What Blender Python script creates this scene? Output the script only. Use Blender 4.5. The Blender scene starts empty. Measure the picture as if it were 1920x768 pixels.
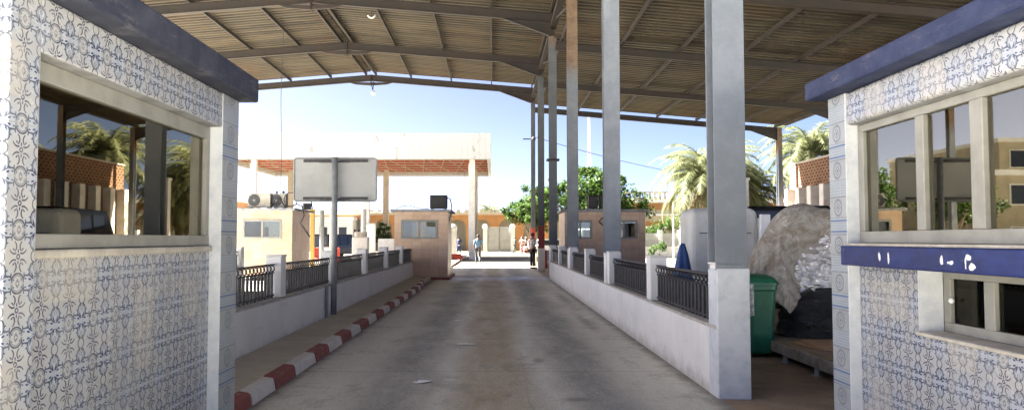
import bpy, math, random
from mathutils import Vector, Matrix, noise
R = math.radians
D = bpy.data
scene = bpy.context.scene
col = scene.collection
# ------------------------------------------------------------------ camera
F = 1387.0
cam_d = D.cameras.new('camera'); cam = D.objects.new('camera', cam_d); col.objects.link(cam)
cam_d.sensor_width = 36; cam_d.lens = 36*F/1920
cam_d.shift_x = 35/1920.0
cam.location = (0, 0, 1.52)
cam.rotation_euler = (R(90+2.64), 0, 0)
cam_d.clip_start = .05; cam_d.clip_end = 2000
scene.camera = cam
# ------------------------------------------------------------------ sky, sun, exposure
SUN_AZ = Vector((-.95, .26, 0)).normalized(); SUN_EL = R(45)
w = D.worlds.new('World'); scene.world = w; w.use_nodes = True
nt = w.node_tree
for n in list(nt.nodes): nt.nodes.remove(n)
sk = nt.nodes.new('ShaderNodeTexSky'); sk.sky_type = 'NISHITA'; sk.sun_disc = False
sk.sun_elevation = SUN_EL; sk.sun_rotation = math.atan2(SUN_AZ.x, SUN_AZ.y)
sk.altitude = 0; sk.air_density = .11; sk.dust_density = 1.1; sk.ozone_density = 1.5
bg = nt.nodes.new('ShaderNodeBackground'); bg.inputs['Strength'].default_value = .05
wo = nt.nodes.new('ShaderNodeOutputWorld')
nt.links.new(sk.outputs[0], bg.inputs['Color']); nt.links.new(bg.outputs[0], wo.inputs['Surface'])
sd = D.lights.new('sun', 'SUN'); sun = D.objects.new('sun', sd); col.objects.link(sun)
sd.energy = 5.0; sd.angle = R(.5); sd.color = (1, .95, .85)
sv = SUN_AZ*math.cos(SUN_EL) + Vector((0, 0, math.sin(SUN_EL)))
sun.rotation_euler = sv.to_track_quat('Z', 'Y').to_euler(); sun.location = (0, 0, 60)
scene.view_settings.view_transform = 'Standard'; scene.view_settings.look = 'None'
scene.view_settings.exposure = 4.1; scene.view_settings.gamma = 1; scene.view_settings.use_curve_mapping = False
cy = scene.cycles
cy.max_bounces = 12; cy.diffuse_bounces = 9; cy.glossy_bounces = 4; cy.transmission_bounces = 4; cy.transparent_max_bounces = 8
cy.use_denoising = True; cy.sample_clamp_indirect = 6; cy.caustics_reflective = False; cy.caustics_refractive = False

# ------------------------------------------------------------------ node expressions
class E:
    def __init__(s, t, k): s.t = t; s.k = k
    def m(s, op, *a, clamp=False):
        n = s.t.nodes.new('ShaderNodeMath'); n.operation = op; n.use_clamp = clamp
        for i, v in enumerate((s,)+a):
            if isinstance(v, E): s.t.links.new(v.k, n.inputs[i])
            else: n.inputs[i].default_value = float(v)
        return E(s.t, n.outputs[0])
    def __add__(s, o): return s.m('ADD', o)
    __radd__ = __add__
    def __sub__(s, o): return s.m('SUBTRACT', o)
    def __rsub__(s, o): return (s*-1.0)+o
    def __mul__(s, o): return s.m('MULTIPLY', o)
    __rmul__ = __mul__
    def __truediv__(s, o): return s.m('DIVIDE', o)
    def abs(s): return s.m('ABSOLUTE')
    def fr(s): return s.m('FRACT')
    def fl(s): return s.m('FLOOR')
    def mn(s, o): return s.m('MINIMUM', o)
    def mx(s, o): return s.m('MAXIMUM', o)
    def lt(s, o): return s.m('LESS_THAN', o)
    def gt(s, o): return s.m('GREATER_THAN', o)
    def sin(s): return s.m('SINE')
    def sqrt(s): return s.m('SQRT')
def hyp(a, b): return (a*a+b*b).sqrt()
def below(x, edge, soft):      # 1 where x < edge, soft border
    n = x.t.nodes.new('ShaderNodeMapRange'); n.interpolation_type = 'SMOOTHSTEP'
    x.t.links.new(x.k, n.inputs[0]); n.inputs[1].default_value = edge-soft; n.inputs[2].default_value = edge+soft
    n.inputs[3].default_value = 1; n.inputs[4].default_value = 0
    return E(x.t, n.outputs[0])
def mixc(t, f, a, b):
    n = t.nodes.new('ShaderNodeMix'); n.data_type = 'RGBA'
    if isinstance(f, E): t.links.new(f.k, n.inputs[0])
    else: n.inputs[0].default_value = f
    for i, v in ((6, a), (7, b)):
        if isinstance(v, (tuple, list)): n.inputs[i].default_value = (*v[:3], 1)
        else: t.links.new(v, n.inputs[i])
    return n.outputs[2]
class Mat:
    def __init__(s, name, rough=.8, metal=0, spec=.5):
        s.m = D.materials.new(name); s.m.use_nodes = True; s.t = s.m.node_tree
        s.b = s.t.nodes['Principled BSDF']; s.out = s.t.nodes['Material Output']
        s.b.inputs['Roughness'].default_value = rough; s.b.inputs['Metallic'].default_value = metal
        s.b.inputs['Specular IOR Level'].default_value = spec
        s.tc = s.t.nodes.new('ShaderNodeTexCoord')
        s.sx = s.t.nodes.new('ShaderNodeSeparateXYZ'); s.t.links.new(s.tc.outputs['Object'], s.sx.inputs[0])
        s.x, s.y, s.z = [E(s.t, o) for o in s.sx.outputs]
    def noise(s, scale, detail=4, rough=.6, stretch=None, dist=0):
        n = s.t.nodes.new('ShaderNodeTexNoise'); n.inputs['Scale'].default_value = scale
        n.inputs['Detail'].default_value = detail; n.inputs['Roughness'].default_value = rough
        n.inputs['Distortion'].default_value = dist
        src = s.tc.outputs['Object']
        if stretch:
            mp = s.t.nodes.new('ShaderNodeMapping'); mp.inputs['Scale'].default_value = stretch
            s.t.links.new(src, mp.inputs['Vector']); src = mp.outputs[0]
        s.t.links.new(src, n.inputs['Vector'])
        return E(s.t, n.outputs[0])
    def mask(s, n, lo, hi):
        r = s.t.nodes.new('ShaderNodeMapRange'); r.interpolation_type = 'SMOOTHSTEP'
        s.t.links.new(n.k, r.inputs[0]); r.inputs[1].default_value = lo; r.inputs[2].default_value = hi
        return E(s.t, r.outputs[0])
    def color(s, c):
        if isinstance(c, (tuple, list)): s.b.inputs['Base Color'].default_value = (*c[:3], 1)
        else: s.t.links.new(c, s.b.inputs['Base Color'])
    def rough(s, e): s.t.links.new(e.k, s.b.inputs['Roughness'])
    def bump(s, e, strength=.3, dist=.01):
        n = s.t.nodes.new('ShaderNodeBump'); n.inputs['Strength'].default_value = strength; n.inputs['Distance'].default_value = dist
        s.t.links.new(e.k, n.inputs['Height']); s.t.links.new(n.outputs[0], s.b.inputs['Normal'])
def plain(name, c, c2=None, rough=.8, metal=0, scale=3, lo=.4, hi=.65, bump=0, bscale=40, stretch=None, spec=.5):
    m = Mat(name, rough, metal, spec)
    if c2: m.color(mixc(m.t, m.mask(m.noise(scale, 6, .65, stretch), lo, hi), c, c2))
    else: m.color(mixc(m.t, m.noise(scale*2, 3), tuple(v*.88 for v in c), tuple(min(1, v*1.1) for v in c)))
    if bump: m.bump(m.noise(bscale, 4), bump)
    return m.m

# ------------------------------------------------------------------ materials
def tile_floral():
    m = Mat('floral_tile', .28); t = m.t
    P = .225
    u = (m.x+m.y)/P+.1; v = (m.z)/P+.07
    px = u.fr()-.5; py = v.fr()-.5; qx = px.abs(); qy = py.abs()
    cx = qx-.5; cy_ = qy-.5
    rc = hyp(cx, cy_)
    # wobbly hand-printed line positions
    def line(d, wd): return below(d.abs(), wd*1.45, .009)
    arc1 = line(hyp(qx-.5, qy-.27)-.155, .012)*qx.gt(.3)          # lobes at the sides
    arc2 = line(hyp(qx, qy-.5)-.19, .012)*qx.lt(.19)*qy.gt(.3)   # cap arcs over the medallion
    arc1 = arc1.mx(line(hyp(qx-.5, qy-.27)-.115, .007)*qx.gt(.34)*.7); arc2 = arc2.mx(line(hyp(qx, qy-.5)-.15, .007)*qx.lt(.16)*.7)
    arc1 = arc1.mx(line(hyp(qx-.30, qy-.30)-.05, .009)*(qx-.30).gt(-.01)).mx(below(hyp((qx-.235)*1.0, (qy-.42)*1.8), .03, .01)).mx(below(hyp((qx-.44)*1.6, (qy-.15)), .026, .01))
    st1 = line(qx-.19, .011)*qy.gt(.3)*qy.lt(.41)
    st2 = line(qy-.36, .011)*qx.gt(.19)*qx.lt(.38)
    st3 = line(hyp(qx-.5, qy)-.115, .010)*qx.gt(.37)
    # centre flower: scrolls
    ox_, oy_, opx, opy = qx, qy, px, py; qx = qx*.80; qy = qy*.80; px = px*.80; py = py*.80
    r0 = hyp(px, py)
    def seg(q, lo, hi): return q.gt(lo)*q.lt(hi)
    s1 = below((qy-.045-(qx-.09)*(qx-.09)*5.0).abs(), .013, .007)*seg(qx, .045, .20)
    s2 = below((qx-.04-(qy-.15)*(qy-.15)*7.0).abs(), .015, .008)*seg(qy, .08, .23)
    s3 = below(hyp(qx*2.0, qy-.085), .03, .01)
    s4 = below(hyp(qx-.10, qy-.115)+(qx-qy).abs()*.8, .03, .01)
    s5 = below((hyp(px, py)-.032).abs(), .012, .007)
    flower = s1.mx(s2).mx(s3).mx(s4).mx(s5)
    qx, qy, px, py = ox_, oy_, opx, opy
    # rings in the side lobes
    ring = line((qx-.5).abs()*1.3+(qy-.23).abs()-.055, .012).mx(line(qx*1.0+(qy-.5).abs()*.8-.055, .012)).mx(below(hyp((qx-.12)*1.0+(qy-.43)*.6, (qy-.43)*1.6), .03, .01)).mx(below(hyp((qx-.43)*1.8, qy-.31), .026, .01))
    lines = arc1.mx(arc2).mx(st1).mx(st2).mx(st3).mx(ring*.75)
    # corner flower: eight navy leaves
    ax = cx.abs(); ay = cy_.abs()
    l1 = below(hyp((ax-.062)*1.7-(ay-.13)*.35, (ay-.13)*.75), .036, .01)
    l2 = below(hyp((ay-.062)*1.7-(ax-.13)*.35, (ax-.13)*.75), .036, .01)
    leaf = l1.mx(l2)
    stem = line(ax-ay, .008)*rc.lt(.10)
    cen = line(rc-.03, .008)
    wear = m.mask(m.noise(7, 4), .25, .6)
    vary = m.noise(2.3, 3)
    base = mixc(t, m.mask(m.noise(5, 6, .7), .35, .75), (.415, .42, .425), (.35, .355, .365))
    base = mixc(t, m.mask(vary, .45, .75)*.22, base, (.54, .46, .35))
    tint = below(rc, .34, .14)*.3
    base = mixc(t, tint, base, (.35, .46, .66))
    c = mixc(t, lines*(.65+wear*.35), base, (.045, .055, .085))
    c = mixc(t, flower*(.7+wear*.3), c, (.03, .035, .075))
    c = mixc(t, (stem.mx(cen))*.6, c, (.22, .30, .48))
    c = mixc(t, leaf*(.6+wear*.4), c, (.012, .016, .07))
    g = below(((u+.5).fr()-.5).abs(), .010, .004).mx(below(((v+.5).fr()-.5).abs(), .010, .004))
    c = mixc(t, g*.85, c, (.33, .31, .28))
    wn = t.nodes.new('ShaderNodeTexWhiteNoise'); wn.noise_dimensions = '2D'
    cb = t.nodes.new('ShaderNodeCombineXYZ'); t.links.new((u+.5).fl().k, cb.inputs[0]); t.links.new((v+.5).fl().k, cb.inputs[1]); t.links.new(cb.outputs[0], wn.inputs['Vector'])
    rv = E(t, wn.outputs['Value']); c = mixc(t, rv*.22, c, (.34, .35, .37)); c = mixc(t, rv.gt(.88)*.22, c, (.62, .55, .42))
    ch = m.mask(m.noise(17, 5, .7), .69, .72); c = mixc(t, ch*.7, c, (.36, .30, .24))
    d = m.mask(m.noise(1.4, 8, .75), .5, .8)
    c = mixc(t, d*.25, c, (.34, .32, .28))
    m.color(c); m.bump((1-g)+m.noise(30, 3)*.25, .35, .003)
    m.rough(.22+d*.4+g*.3)
    return m.m
def tile_relief(name, ys, wd):
    m = Mat(name, .35); t = m.t
    P = .28
    v = (m.z)/P; k = v.fr(); u = ((m.y-ys)/wd).fr()
    # lower part (0-.55): circle in a square; upper part: stripes
    px = (u-.5).abs()*wd/.28; py = k-.27
    r = hyp(px*1.0, py)
    circ = below((r-.20).abs(), .014, .008).mx(below((r-.235).abs(), .007, .006)).mx(below((px+py.abs()-.13).abs(), .016, .008)).mx(below(px+py.abs(), .05, .01))
    circ = circ*k.lt(.54)
    strip = below(((k*14).fr()-.5).abs(), .2, .08)*k.gt(.56)
    odd = (v*.5).fr().gt(.5)
    blue = (below((k-.63).abs(), .022, .006).mx(below((k-.92).abs(), .022, .006)))*odd
    edge = below((k-.55).abs(), .008, .004).mx(below(k, .008, .004))
    base = mixc(t, m.mask(m.noise(6, 6, .7), .3, .75), (.38, .395, .40), (.29, .31, .32))
    up = mixc(t, k.gt(.55)*.55, base, (.26, .31, .36))
    c = mixc(t, circ*.9, up, (.10, .12, .15))
    c = mixc(t, strip*.3, c, (.55, .57, .58))
    c = mixc(t, blue*.85, c, (.04, .10, .26))
    c = mixc(t, edge*.8, c, (.08, .08, .09))
    m.color(c); m.bump(circ+strip*.6+edge, .5, .004)
    return m.m
def painted_band(name, c0, c1):
    m = Mat(name, .75); t = m.t
    base = mixc(t, m.mask(m.noise(4, 7, .7), .4, .7), c0, c1)
    sc = m.mask(m.noise(2.6, 9, .85, (1, 1, 4)), .52, .66)
    base = mixc(t, sc*.6, base, (.16, .15, .16))
    m.color(base); m.bump(m.noise(25, 5), .35, .01)
    return m.m
def blue_ledge_mat():
    m = Mat('blue_gloss_paint', .38); t = m.t
    base = mixc(t, m.mask(m.noise(5, 7, .75, (1, 1, 2)), .38, .68), (.003, .010, .075), (.008, .022, .13))
    chips = None
    for y0, z0, a, b in ((4.83, 1.405, .02, .038), (4.72, 1.40, .014, .042), (4.16, 1.405, .02, .036), (4.08, 1.39, .045, .014), (3.93, 1.42, .03, .022), (3.90, 1.375, .035, .026), (3.95, 1.398, .01, .04)):
        n_ = m.noise(28, 3)
        d = hyp((m.y-(y0-1.9))/a, (m.z-z0)/b)+(n_-.5)*1.6
        e = below(d, .72, .12); chips = e if chips is None else chips.mx(e)
    small = m.mask(m.noise(20, 5, .7), .70, .73)
    c = mixc(t, chips.mx(small*.6), base, (.72, .74, .76))
    m.color(c); m.bump(m.noise(14, 5), .3, .008)
    return m.m
def plaster_white():
    m = Mat('white_plaster', .85); t = m.t
    c = mixc(t, m.mask(m.noise(5, 8, .75), .4, .7), (.62, .64, .655), (.48, .505, .535))
    c = mixc(t, m.mask(m.noise(3, 9, .8), .60, .68)*.5, c, (.45, .43, .40))
    m.color(c); m.bump(m.noise(35, 5), .4, .008); return m.m
def wall_paint():
    m = Mat('whitewash', .85); t = m.t
    c = mixc(t, m.mask(m.noise(1.2, 7, .7), .38, .72), (.82, .80, .75), (.72, .71, .665))
    low = below(m.z+(m.noise(4, 7, .75)-.5)*.45, .09, .12)
    c = mixc(t, low*.6, c, (.30, .27, .22)); c = mixc(t, m.mask(m.noise(3, 9, .8, (1, .5, 2.5)), .57, .66)*.4, c, (.40, .38, .35))
    c = mixc(t, m.mask(m.noise(2.6, 8, .8, (1, 1, .25)), .58, .74)*.4, c, (.30, .29, .28))
    c = mixc(t, m.mask(m.noise(14, 6, .7), .63, .68)*.35, c, (.3, .29, .27))
    m.color(c); m.bump(m.noise(12, 6), .25, .01); return m.m
def road_mat():
    m = Mat('worn_concrete_road', .52); t = m.t
    fine = m.noise(26, 6, .75)
    big = m.noise(.55, 6, .65, (1, .35, 1))
    c = mixc(t, m.mask(big, .35, .68), (.66, .63, .52), (.50, .475, .40))
    c = mixc(t, m.mask(fine, .42, .64)*.55, c, (.68, .66, .57))
    wob = (m.noise(.7, 4, .6, (1, .4, 1))-.5)*.9
    xx = m.x+wob
    brk = m.mask(m.noise(2.2, 7, .75, (1, .3, 1)), .25, .62)
    # tyre tracks, dark rubber
    tr = below((xx+.98).abs(), .30, .26).mx(below((xx-1.0).abs(), .34, .28))
    c = mixc(t, tr*(.3+brk*.5), c, (.20, .20, .185))
    # pale scuffed bands beside the tracks and the brown oily centre streak
    mid = below((xx+.02).abs(), .36, .22)
    c = mixc(t, mid*(.3+brk*.6), c, (.38, .30, .175))
    pale = below((xx+.52).abs(), .05, .12).mx(below((xx-.52).abs(), .06, .13))
    c = mixc(t, pale*brk*.55, c, (.74, .73, .66))
    # cross streaks
    cs = m.mask(m.noise(1.6, 8, .8, (.5, 3.2, 1)), .56, .72)
    c = mixc(t, cs*.6, c, (.20, .175, .125))
    ps = m.mask(m.noise(2.1, 8, .8, (.6, 2.0, 1)), .60, .75)
    c = mixc(t, ps*.6, c, (.74, .72, .64))
    sp = m.noise(55, 3, .8); c = mixc(t, m.mask(sp, .55, .63)*.55, c, (.22, .21, .18)); c = mixc(t, m.mask(m.noise(48, 3, .8), .58, .66)*.6, c, (.85, .83, .76))
    pt = m.mask(m.noise(1.1, 9, .8, (1.2, .8, 1)), .53, .60); c = mixc(t, pt*.35, c, (.20, .185, .15))
    # stains
    for sx_, sy_, a, b in ((.78, 7.05, .24, .12), (.55, 9.3, .08, .3), (1.7, 13.5, .16, 1.6), (1.8, 19, .2, 2.2)):
        d = hyp((m.x-sx_)/a, (m.y-sy_)/b)+(m.noise(5, 5)-.5)*1.4
        c = mixc(t, below(d, .6, .6)*.55, c, (.13, .115, .085))
    # dirt along both edges
    ed = below(2.16-m.x+(m.noise(3, 6, .7)-.5)*.3, .12, .12).mx(below(m.x+2.2+(m.noise(3, 6, .7)-.5)*.3, .08, .1))
    c = mixc(t, ed*.75, c, (.13, .10, .07))
    # joints and cracks
    wy = m.y+(m.noise(1.3, 6, .7)-.5)*.16
    jt = below((wy-11.3).abs(), .012, .012).mx(below((wy-17.8).abs(), .015, .015)).mx(below((wy-23.5).abs(), .02, .02)).mx(below((wy-8.55).abs(), .008, .01))
    wx = m.x+(m.noise(1.1, 7, .75)-.5)*.35
    jt = jt.mx(below((wx-.36).abs(), .005, .006)*m.y.lt(10)*.5)
    c = mixc(t, jt*.6, c, (.11, .10, .085))
    m.color(c)
    m.rough(.82-m.mask(big, .4, .7)*.2-below((m.y-28.5).abs(), 1.5, 1.5)*.35)
    m.bump(fine+m.noise(90, 3)*.5, .45, .006); return m.m
def kerb_mat(name, c0, c1):
    m = Mat(name, .8); t = m.t
    c = mixc(t, m.mask(m.noise(7, 7, .75), .3, .72), c0, c1)
    chip = m.mask(m.noise(11, 8, .8), .56, .63)
    c = mixc(t, chip*.7, c, (.40, .36, .30)); m.color(c); m.bump(m.noise(20, 6), .5, .012); return m.m
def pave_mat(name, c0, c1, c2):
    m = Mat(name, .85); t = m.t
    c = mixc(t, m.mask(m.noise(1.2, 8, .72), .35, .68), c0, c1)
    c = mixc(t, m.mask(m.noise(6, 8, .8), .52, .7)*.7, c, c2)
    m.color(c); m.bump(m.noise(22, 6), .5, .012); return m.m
def column_mat(name, red=False, rust_z=6.8, k=1.0):  # k darkens the grey: shade on the rear columns, put into the colour
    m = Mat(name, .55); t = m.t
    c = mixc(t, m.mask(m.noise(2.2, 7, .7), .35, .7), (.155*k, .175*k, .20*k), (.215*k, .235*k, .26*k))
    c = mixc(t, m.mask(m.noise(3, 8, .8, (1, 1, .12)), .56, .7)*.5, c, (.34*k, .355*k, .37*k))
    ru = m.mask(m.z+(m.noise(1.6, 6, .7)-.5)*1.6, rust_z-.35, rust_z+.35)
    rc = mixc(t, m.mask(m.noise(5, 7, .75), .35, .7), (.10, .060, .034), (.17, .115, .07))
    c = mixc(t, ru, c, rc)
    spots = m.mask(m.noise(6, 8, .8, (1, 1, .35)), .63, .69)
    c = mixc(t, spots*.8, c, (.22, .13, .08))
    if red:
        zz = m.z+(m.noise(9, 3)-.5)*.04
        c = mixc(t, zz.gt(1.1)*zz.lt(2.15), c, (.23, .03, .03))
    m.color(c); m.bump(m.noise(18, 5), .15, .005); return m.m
def sheet_mat():
    m = Mat('corrugated_sheet', .62, 0, .3); t = m.t
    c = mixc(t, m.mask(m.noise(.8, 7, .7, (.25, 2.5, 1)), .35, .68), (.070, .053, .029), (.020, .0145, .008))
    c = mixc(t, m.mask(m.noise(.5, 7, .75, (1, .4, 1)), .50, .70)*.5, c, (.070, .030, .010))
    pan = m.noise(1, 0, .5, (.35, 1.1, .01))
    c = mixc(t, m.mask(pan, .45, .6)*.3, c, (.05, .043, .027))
    m.color(c); return m.m
def steel_mat():
    m = Mat('rusty_steel', .7); t = m.t
    c = mixc(t, m.mask(m.noise(1.3, 8, .75), .35, .7), (.011, .009, .007), (.026, .014, .008))
    c = mixc(t, m.mask(m.noise(7, 8, .8), .6, .68)*.6, c, (.055, .04, .028))
    m.color(c); m.bump(m.noise(20, 5), .2, .004); return m.m
def booth_tan():
    m = Mat('tan_tile', .4); t = m.t
    P = .33
    u = (m.x+m.y)/P; v = m.z/P
    g = below((u.fr()-.5).abs()*-1+.5, .022, .01).mx(below((v.fr()-.5).abs()*-1+.5, .022, .01))
    wn = t.nodes.new('ShaderNodeTexWhiteNoise'); wn.noise_dimensions = '2D'
    cb = t.nodes.new('ShaderNodeCombineXYZ'); t.links.new(u.fl().k, cb.inputs[0]); t.links.new(v.fl().k, cb.inputs[1])
    t.links.new(cb.outputs[0], wn.inputs['Vector'])
    c = mixc(t, E(t, wn.outputs['Value']), (.50, .32, .20), (.63, .44, .295))
    c = mixc(t, m.mask(m.noise(6, 6, .7), .35, .7)*.4, c, (.74, .57, .40))
    c = mixc(t, g*.6, c, (.42, .30, .21)); m.color(c); return m.m
def fascia_mat():
    m = Mat('peeling_white_fascia', .6); t = m.t
    c = mixc(t, m.noise(2, 3), (.46, .47, .47), (.54, .545, .54))
    rib = below(((m.x/.42).fr()-.5).abs(), .06, .03)
    c = mixc(t, rib*.25, c, (.27, .26, .23))
    mk = m.mask(m.noise(1.3, 8, .8, (1, 1, .6)), .55, .62)*m.mask(m.noise(.25, 2), .42, .55)
    c = mixc(t, mk*.8, c, (.14, .09, .045)); m.color(c); return m.m
def glass_mat(name, mirror=.5, tint=(.5, .47, .4)):
    m = D.materials.new(name); m.use_nodes = True; t = m.node_tree
    for n in list(t.nodes): t.nodes.remove(n)
    o = t.nodes.new('ShaderNodeOutputMaterial'); mx = t.nodes.new('ShaderNodeMixShader')
    g = t.nodes.new('ShaderNodeBsdfGlossy'); g.inputs['Roughness'].default_value = .01; g.inputs['Color'].default_value = (.66, .62, .50, 1)
    tr = t.nodes.new('ShaderNodeBsdfTransparent'); tr.inputs['Color'].default_value = (*tint, 1)
    lw = t.nodes.new('ShaderNodeFresnel'); lw.inputs['IOR'].default_value = 1.6
    mp = t.nodes.new('ShaderNodeMapRange'); mp.inputs[1].default_value = 0; mp.inputs[2].default_value = .6
    mp.inputs[3].default_value = mirror*.45; mp.inputs[4].default_value = min(1, mirror*1.7)
    t.links.new(lw.outputs[0], mp.inputs[0]); t.links.new(mp.outputs[0], mx.inputs[0])
    t.links.new(tr.outputs[0], mx.inputs[1]); t.links.new(g.outputs[0], mx.inputs[2]); t.links.new(mx.outputs[0], o.inputs[0])
    return m
def leaf_mat(name, c0, c1, trans=.35):
    m = Mat(name, .6, 0, .3); t = m.t
    c = mixc(t, m.mask(m.noise(.9, 5), .35, .65), c0, c1)
    m.color(c)
    tb = t.nodes.new('ShaderNodeBsdfTranslucent'); t.links.new(c, tb.inputs['Color'])
    mx = t.nodes.new('ShaderNodeMixShader'); mx.inputs[0].default_value = trans
    t.links.new(m.b.outputs[0], mx.inputs[1]); t.links.new(tb.outputs[0], mx.inputs[2]); t.links.new(mx.outputs[0], m.out.inputs[0])
    return m.m
def brick_screen():
    m = Mat('red_brick', .9); t = m.t
    u = m.y/.36; v = m.z/.16
    off = (v*.5).fr().gt(.5)*.5
    fu = ((u+off).fr()-.5).abs(); fv = (v.fr()-.5).abs()
    hole = below(fu, .26, .05)*below(fv, .27, .06)
    c = mixc(t, m.mask(m.noise(3, 6, .7), .3, .7), (.20, .10, .055), (.30, .18, .11))
    c = mixc(t, hole*.9, c, (.03, .014, .009)); m.color(c); m.bump(1-hole, .6, .03); return m.m

M = {}
M['tile'] = tile_floral(); M['reliefL'] = tile_relief('relief_tile', 5.44-3.03, .34); M['reliefR'] = tile_relief('relief_tile', 5.44-1.9, .27); M['bandL'] = painted_band('faded_grey_blue_paint', (.026, .030, .052), (.055, .060, .082)); M['band'] = painted_band('faded_blue_paint', (.010, .018, .062), (.028, .040, .095)); M['ledge'] = blue_ledge_mat()
M['plaster'] = plaster_white(); M['wall'] = wall_paint(); M['road'] = road_mat(); M['tan'] = booth_tan(); M['fascia'] = fascia_mat()
M['kred'] = kerb_mat('red_kerb_paint', (.34, .095, .07), (.25, .08, .065)); M['kwhite'] = kerb_mat('white_kerb_paint', (.78, .74, .66), (.62, .58, .51))
M['pave'] = pave_mat('dirty_pavement', (.62, .55, .41), (.48, .42, .30), (.68, .62, .50))
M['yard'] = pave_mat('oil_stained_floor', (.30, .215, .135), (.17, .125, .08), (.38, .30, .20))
M['sand'] = pave_mat('sunlit_dusty_ground', (.56, .545, .51), (.50, .485, .45), (.62, .60, .56))
M['col'] = column_mat('grey_column_paint'); M['colred'] = column_mat('shaded_grey_and_red_column_paint', True, 12, .32); M['colrust'] = column_mat('shaded_rusting_column_paint', False, 6.4, .7); M['colshade'] = column_mat('shaded_grey_column_paint', False, 9.2, .35)  # lower greys hold the rear columns' shade; rust and red band are real
M['sheet'] = sheet_mat(); M['steel'] = steel_mat()
M['alu'] = plain('beige_window_frame', (.29, .285, .25), (.23, .225, .195), .5, scale=4, bump=.1)
M['render'] = plain('unpainted_render', (.40, .37, .31), (.54, .50, .42), .9, scale=6, bump=.5)
M['soffit'] = plain('grey_soffit', (.33, .34, .35), (.22, .22, .22), .9, scale=4, bump=.4)
M['glassL'] = glass_mat('tinted_glass', .42, (.55, .50, .38)); M['glassR'] = glass_mat('clear_window_glass', .5, (.45, .42, .36))
M['glassD'] = glass_mat('dusty_glass', .45, (.6, .65, .65))
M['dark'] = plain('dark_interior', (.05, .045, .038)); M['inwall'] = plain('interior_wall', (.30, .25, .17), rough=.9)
M['black'] = plain('black_plastic', (.018, .018, .02), rough=.4); M['rail'] = plain('black_iron', (.022, .022, .024), (.06, .055, .05), .5, scale=9, lo=.5, hi=.7)
M['white'] = plain('white_paint', (.78, .78, .76), (.66, .65, .62), .6, scale=3); M['cream'] = plain('cream_render', (.46, .40, .29), (.38, .33, .23), .85, scale=1)
M['ochre'] = plain('ochre_render', (.36, .175, .06), (.30, .14, .05), .85, scale=.8); M['redsoffit'] = plain('red_soffit', (.42, .055, .025), (.30, .045, .02), .7, scale=1)
M['ygrey'] = plain('grey_board', (.38, .38, .35), (.33, .33, .305), .6, scale=2); M['greysteel'] = plain('grey_steel', (.20, .21, .21), (.28, .28, .28), .5, scale=6)
M['green'] = plain('green_plastic', (.010, .115, .055), (.016, .15, .072), .42, scale=3, bump=.05); M['rubber'] = plain('rubber', (.02, .02, .02), rough=.8)
M['leaf'] = leaf_mat('broad_leaf', (.035, .075, .012), (.07, .12, .022)); M['palm'] = leaf_mat('palm_leaf', (.085, .10, .04), (.155, .165, .085), .4)
M['palmd'] = leaf_mat('dry_palm_leaf', (.16, .11, .045), (.11, .08, .035), .2)
M['bark'] = plain('bark', (.17, .12, .08), (.26, .2, .14), .9, scale=5, bump=.5); M['brick'] = brick_screen()
M['yellow'] = plain('yellow_paint', (.40, .24, .05)); M['orange'] = plain('orange_plastic', (.40, .04, .015), rough=.5)
M['paper'] = plain('paper', (.88, .88, .88)); M['wood'] = plain('plywood', (.36, .22, .12), (.28, .17, .09), .7, scale=5, stretch=(1, 6, 1)); M['navy'] = plain('navy_cloth', (.02, .03, .09), rough=.9)
M['skin'] = plain('skin', (.10, .05, .03), rough=.6); M['hair'] = plain('hair', (.012, .01, .009))
M['ltblue'] = plain('light_blue_cloth', (.10, .19, .32), rough=.9); M['greycloth'] = plain('grey_cloth', (.06, .07, .09), rough=.9)
M['whitecloth'] = plain('white_cloth', (.42, .36, .35), rough=.9); M['pink'] = plain('pink_cloth', (.30, .11, .085), rough=.9); M['olive'] = plain('olive_cloth', (.04, .05, .04), rough=.9)
M['redcloth'] = plain('red_cloth', (.2, .015, .015), rough=.9); M['blackcloth'] = plain('black_cloth', (.02, .02, .025), rough=.9)
M['carpaint'] = plain('dark_car_paint', (.014, .016, .022), rough=.25); M['carwhite'] = plain('white_car_paint', (.75, .75, .74), rough=.3)
M['carglass'] = plain('car_glass', (.03, .035, .04), rough=.06); M['lampred'] = plain('tail_lamp_red', (.16, .02, .015), rough=.25)
M['bluetarp'] = plain('blue_tarp', (.03, .09, .26), (.02, .06, .18), .6, scale=5)
def tarp_mat():
    m = Mat('weathered_tarp', .75); t = m.t
    c = mixc(t, m.mask(m.noise(3.2, 8, .75, None, 1.6), .38, .62), (.38, .355, .30), (.20, .165, .12))
    lines = m.noise(6, 3, .5, None, 2.0); c = mixc(t, below((lines-.5).abs(), .006, .01)*.45, c, (.20, .15, .10))
    c = mixc(t, m.mask(m.noise(5, 8, .8), .54, .68)*.7, c, (.74, .73, .66)); c = mixc(t, m.mask(m.noise(1.7, 7, .8), .60, .7)*.5, c, (.34, .22, .12))
    m.color(c); m.bump((m.noise(5, 2, .4, None, 1.0)-.5).abs()*-1.2+(m.noise(12, 3, .5, None, 1.2)-.5).abs()*-.5, .55, .06); return m.m
def foil_mat():
    m = Mat('silver_foil', .2, .85); t = m.t
    m.color(mixc(t, m.mask(m.noise(3, 5), .3, .7), (.95, .94, .92), (.70, .68, .64)))
    vn = t.nodes.new('ShaderNodeTexVoronoi'); vn.inputs['Scale'].default_value = 11; vn.feature = 'F1'
    t.links.new(m.tc.outputs['Object'], vn.inputs['Vector'])
    m.bump(E(t, vn.outputs['Distance'])+m.noise(7, 5, .6, None, 1.5)*2, .9, .05); return m.m
def bag_mat():
    m = Mat('black_polythene', .28); m.color((.012, .012, .013)); m.bump(m.noise(6, 6, .6, (1, 1, 2.5), 1.5), .9, .05); return m.m
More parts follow.
